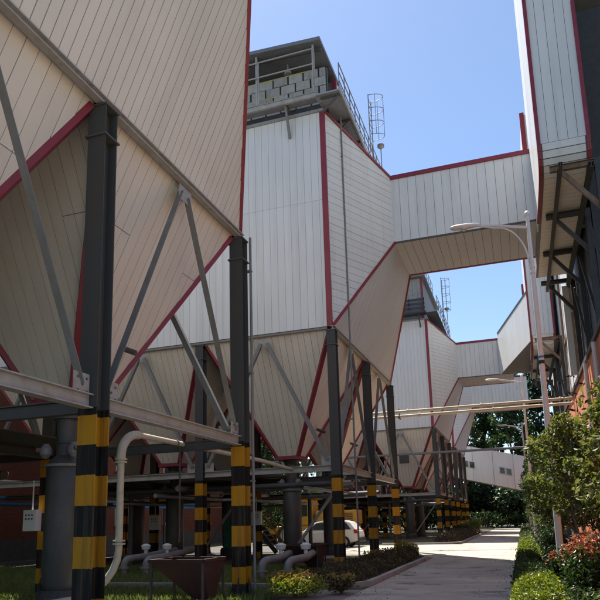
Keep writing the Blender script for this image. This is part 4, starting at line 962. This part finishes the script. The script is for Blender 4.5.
# far trees
ft = [(-40, 104, 19, 6.5), (-31, 112, 22, 7), (-24, 100, 18, 6), (-16.5, 108, 23, 6), (-9.5, 102, 24, 5), (-5.5, 110, 22, 4.4), (-1.2, 101, 23, 4.2), (3.5, 108, 25, 4.6), (8.5, 103, 22, 5), (15, 108, 21, 6), (24, 102, 18, 6),
      (-20, 78, 11, 4.5), (-28, 72, 12, 5), (-13, 92, 13, 4.5), (-36, 80, 14, 6), (-33, 64, 10, 4.5)]
side = ['leftmost tall', 'second from left tall', 'third from left tall', 'tall', 'tall', 'slender', 'slender', 'tall', 'tall', 'rightmost but one tall', 'rightmost tall', 'lower', 'lower', 'lower', 'lower', 'lower']
place = ['of the far background row', 'of the far background row', 'of the far background row', 'behind the third precipitator columns', 'seen left under the far duct', 'in the gap between far duct and gallery', 'in the gap left of the middle lamp pole', 'in the gap right of the middle lamp pole', 'behind the right strip trees', 'of the far background row', 'of the far background row', 'seen between the third precipitator columns', 'left of the third precipitator columns', 'standing just before the gallery', 'far left behind the loader', 'near the end of the brick building']
for (x, y, h, r), a, b in zip(ft, side, place):
    tree('background_tree', f'{a} dark leafy tree {b}', (x, y, 0), h, r, 5200 if y > 95 else 3600, .62 if y > 95 else .42, 'leaf_mid' if x % 2 < 1 else 'leaf_dark', nclump=26, trunk=.28, low=.12, group='trees behind the plant', aspect=.6, cone=.25, clumpr=.36)
ug = [('leftmost', -50), ('second from left', -41), ('third from left', -32), ('fourth from left', -23.5), ('fifth from left', -18), ('sixth from left', -14), ('middle left', -10), ('middle', -5.2), ('middle right', -1.2), ('seventh from right', 2.8), ('fourth from right', 7.5), ('third from right', 13), ('second from right', 20), ('rightmost', 28)]
for nm_, x in ug:
    w_ = 5.8 if abs(x+2) > 9 else 3.6
    shrub('background_shrub', f'{nm_} clump of the dark undergrowth below the far trees', (x, 96+2*math.sin(x), 0), w_, 8.0 if w_ > 4 else 6.5, 3000, .62, 'leaf_dark', group='undergrowth below the far trees', lump=10)
# drooping sprig standing above the corner trees
t = thing('weeping_plant', 'thin plant with drooping leaves against the orange wall', 'plant', (2.0, 22.3, 0)); q = MB(); st = []
q.tube([(2.0, 22.3, 0), (1.97, 22.3, 3), (1.9, 22.3, 6.1)], [.03, .02, .008], 6); obj('stem', q, 'bark', t)
for k in range(7):
    z = 4.3+.28*k; s = 1 if k % 2 else -1
    for j in range(6): f = j/5; st.append((1.93+s*f*.45, 22.3-.1*f, z+.25*f-.45*f*f))
leaves('fronds', np.array(st), .22, 'leaf_dark', t, aspect=.3)
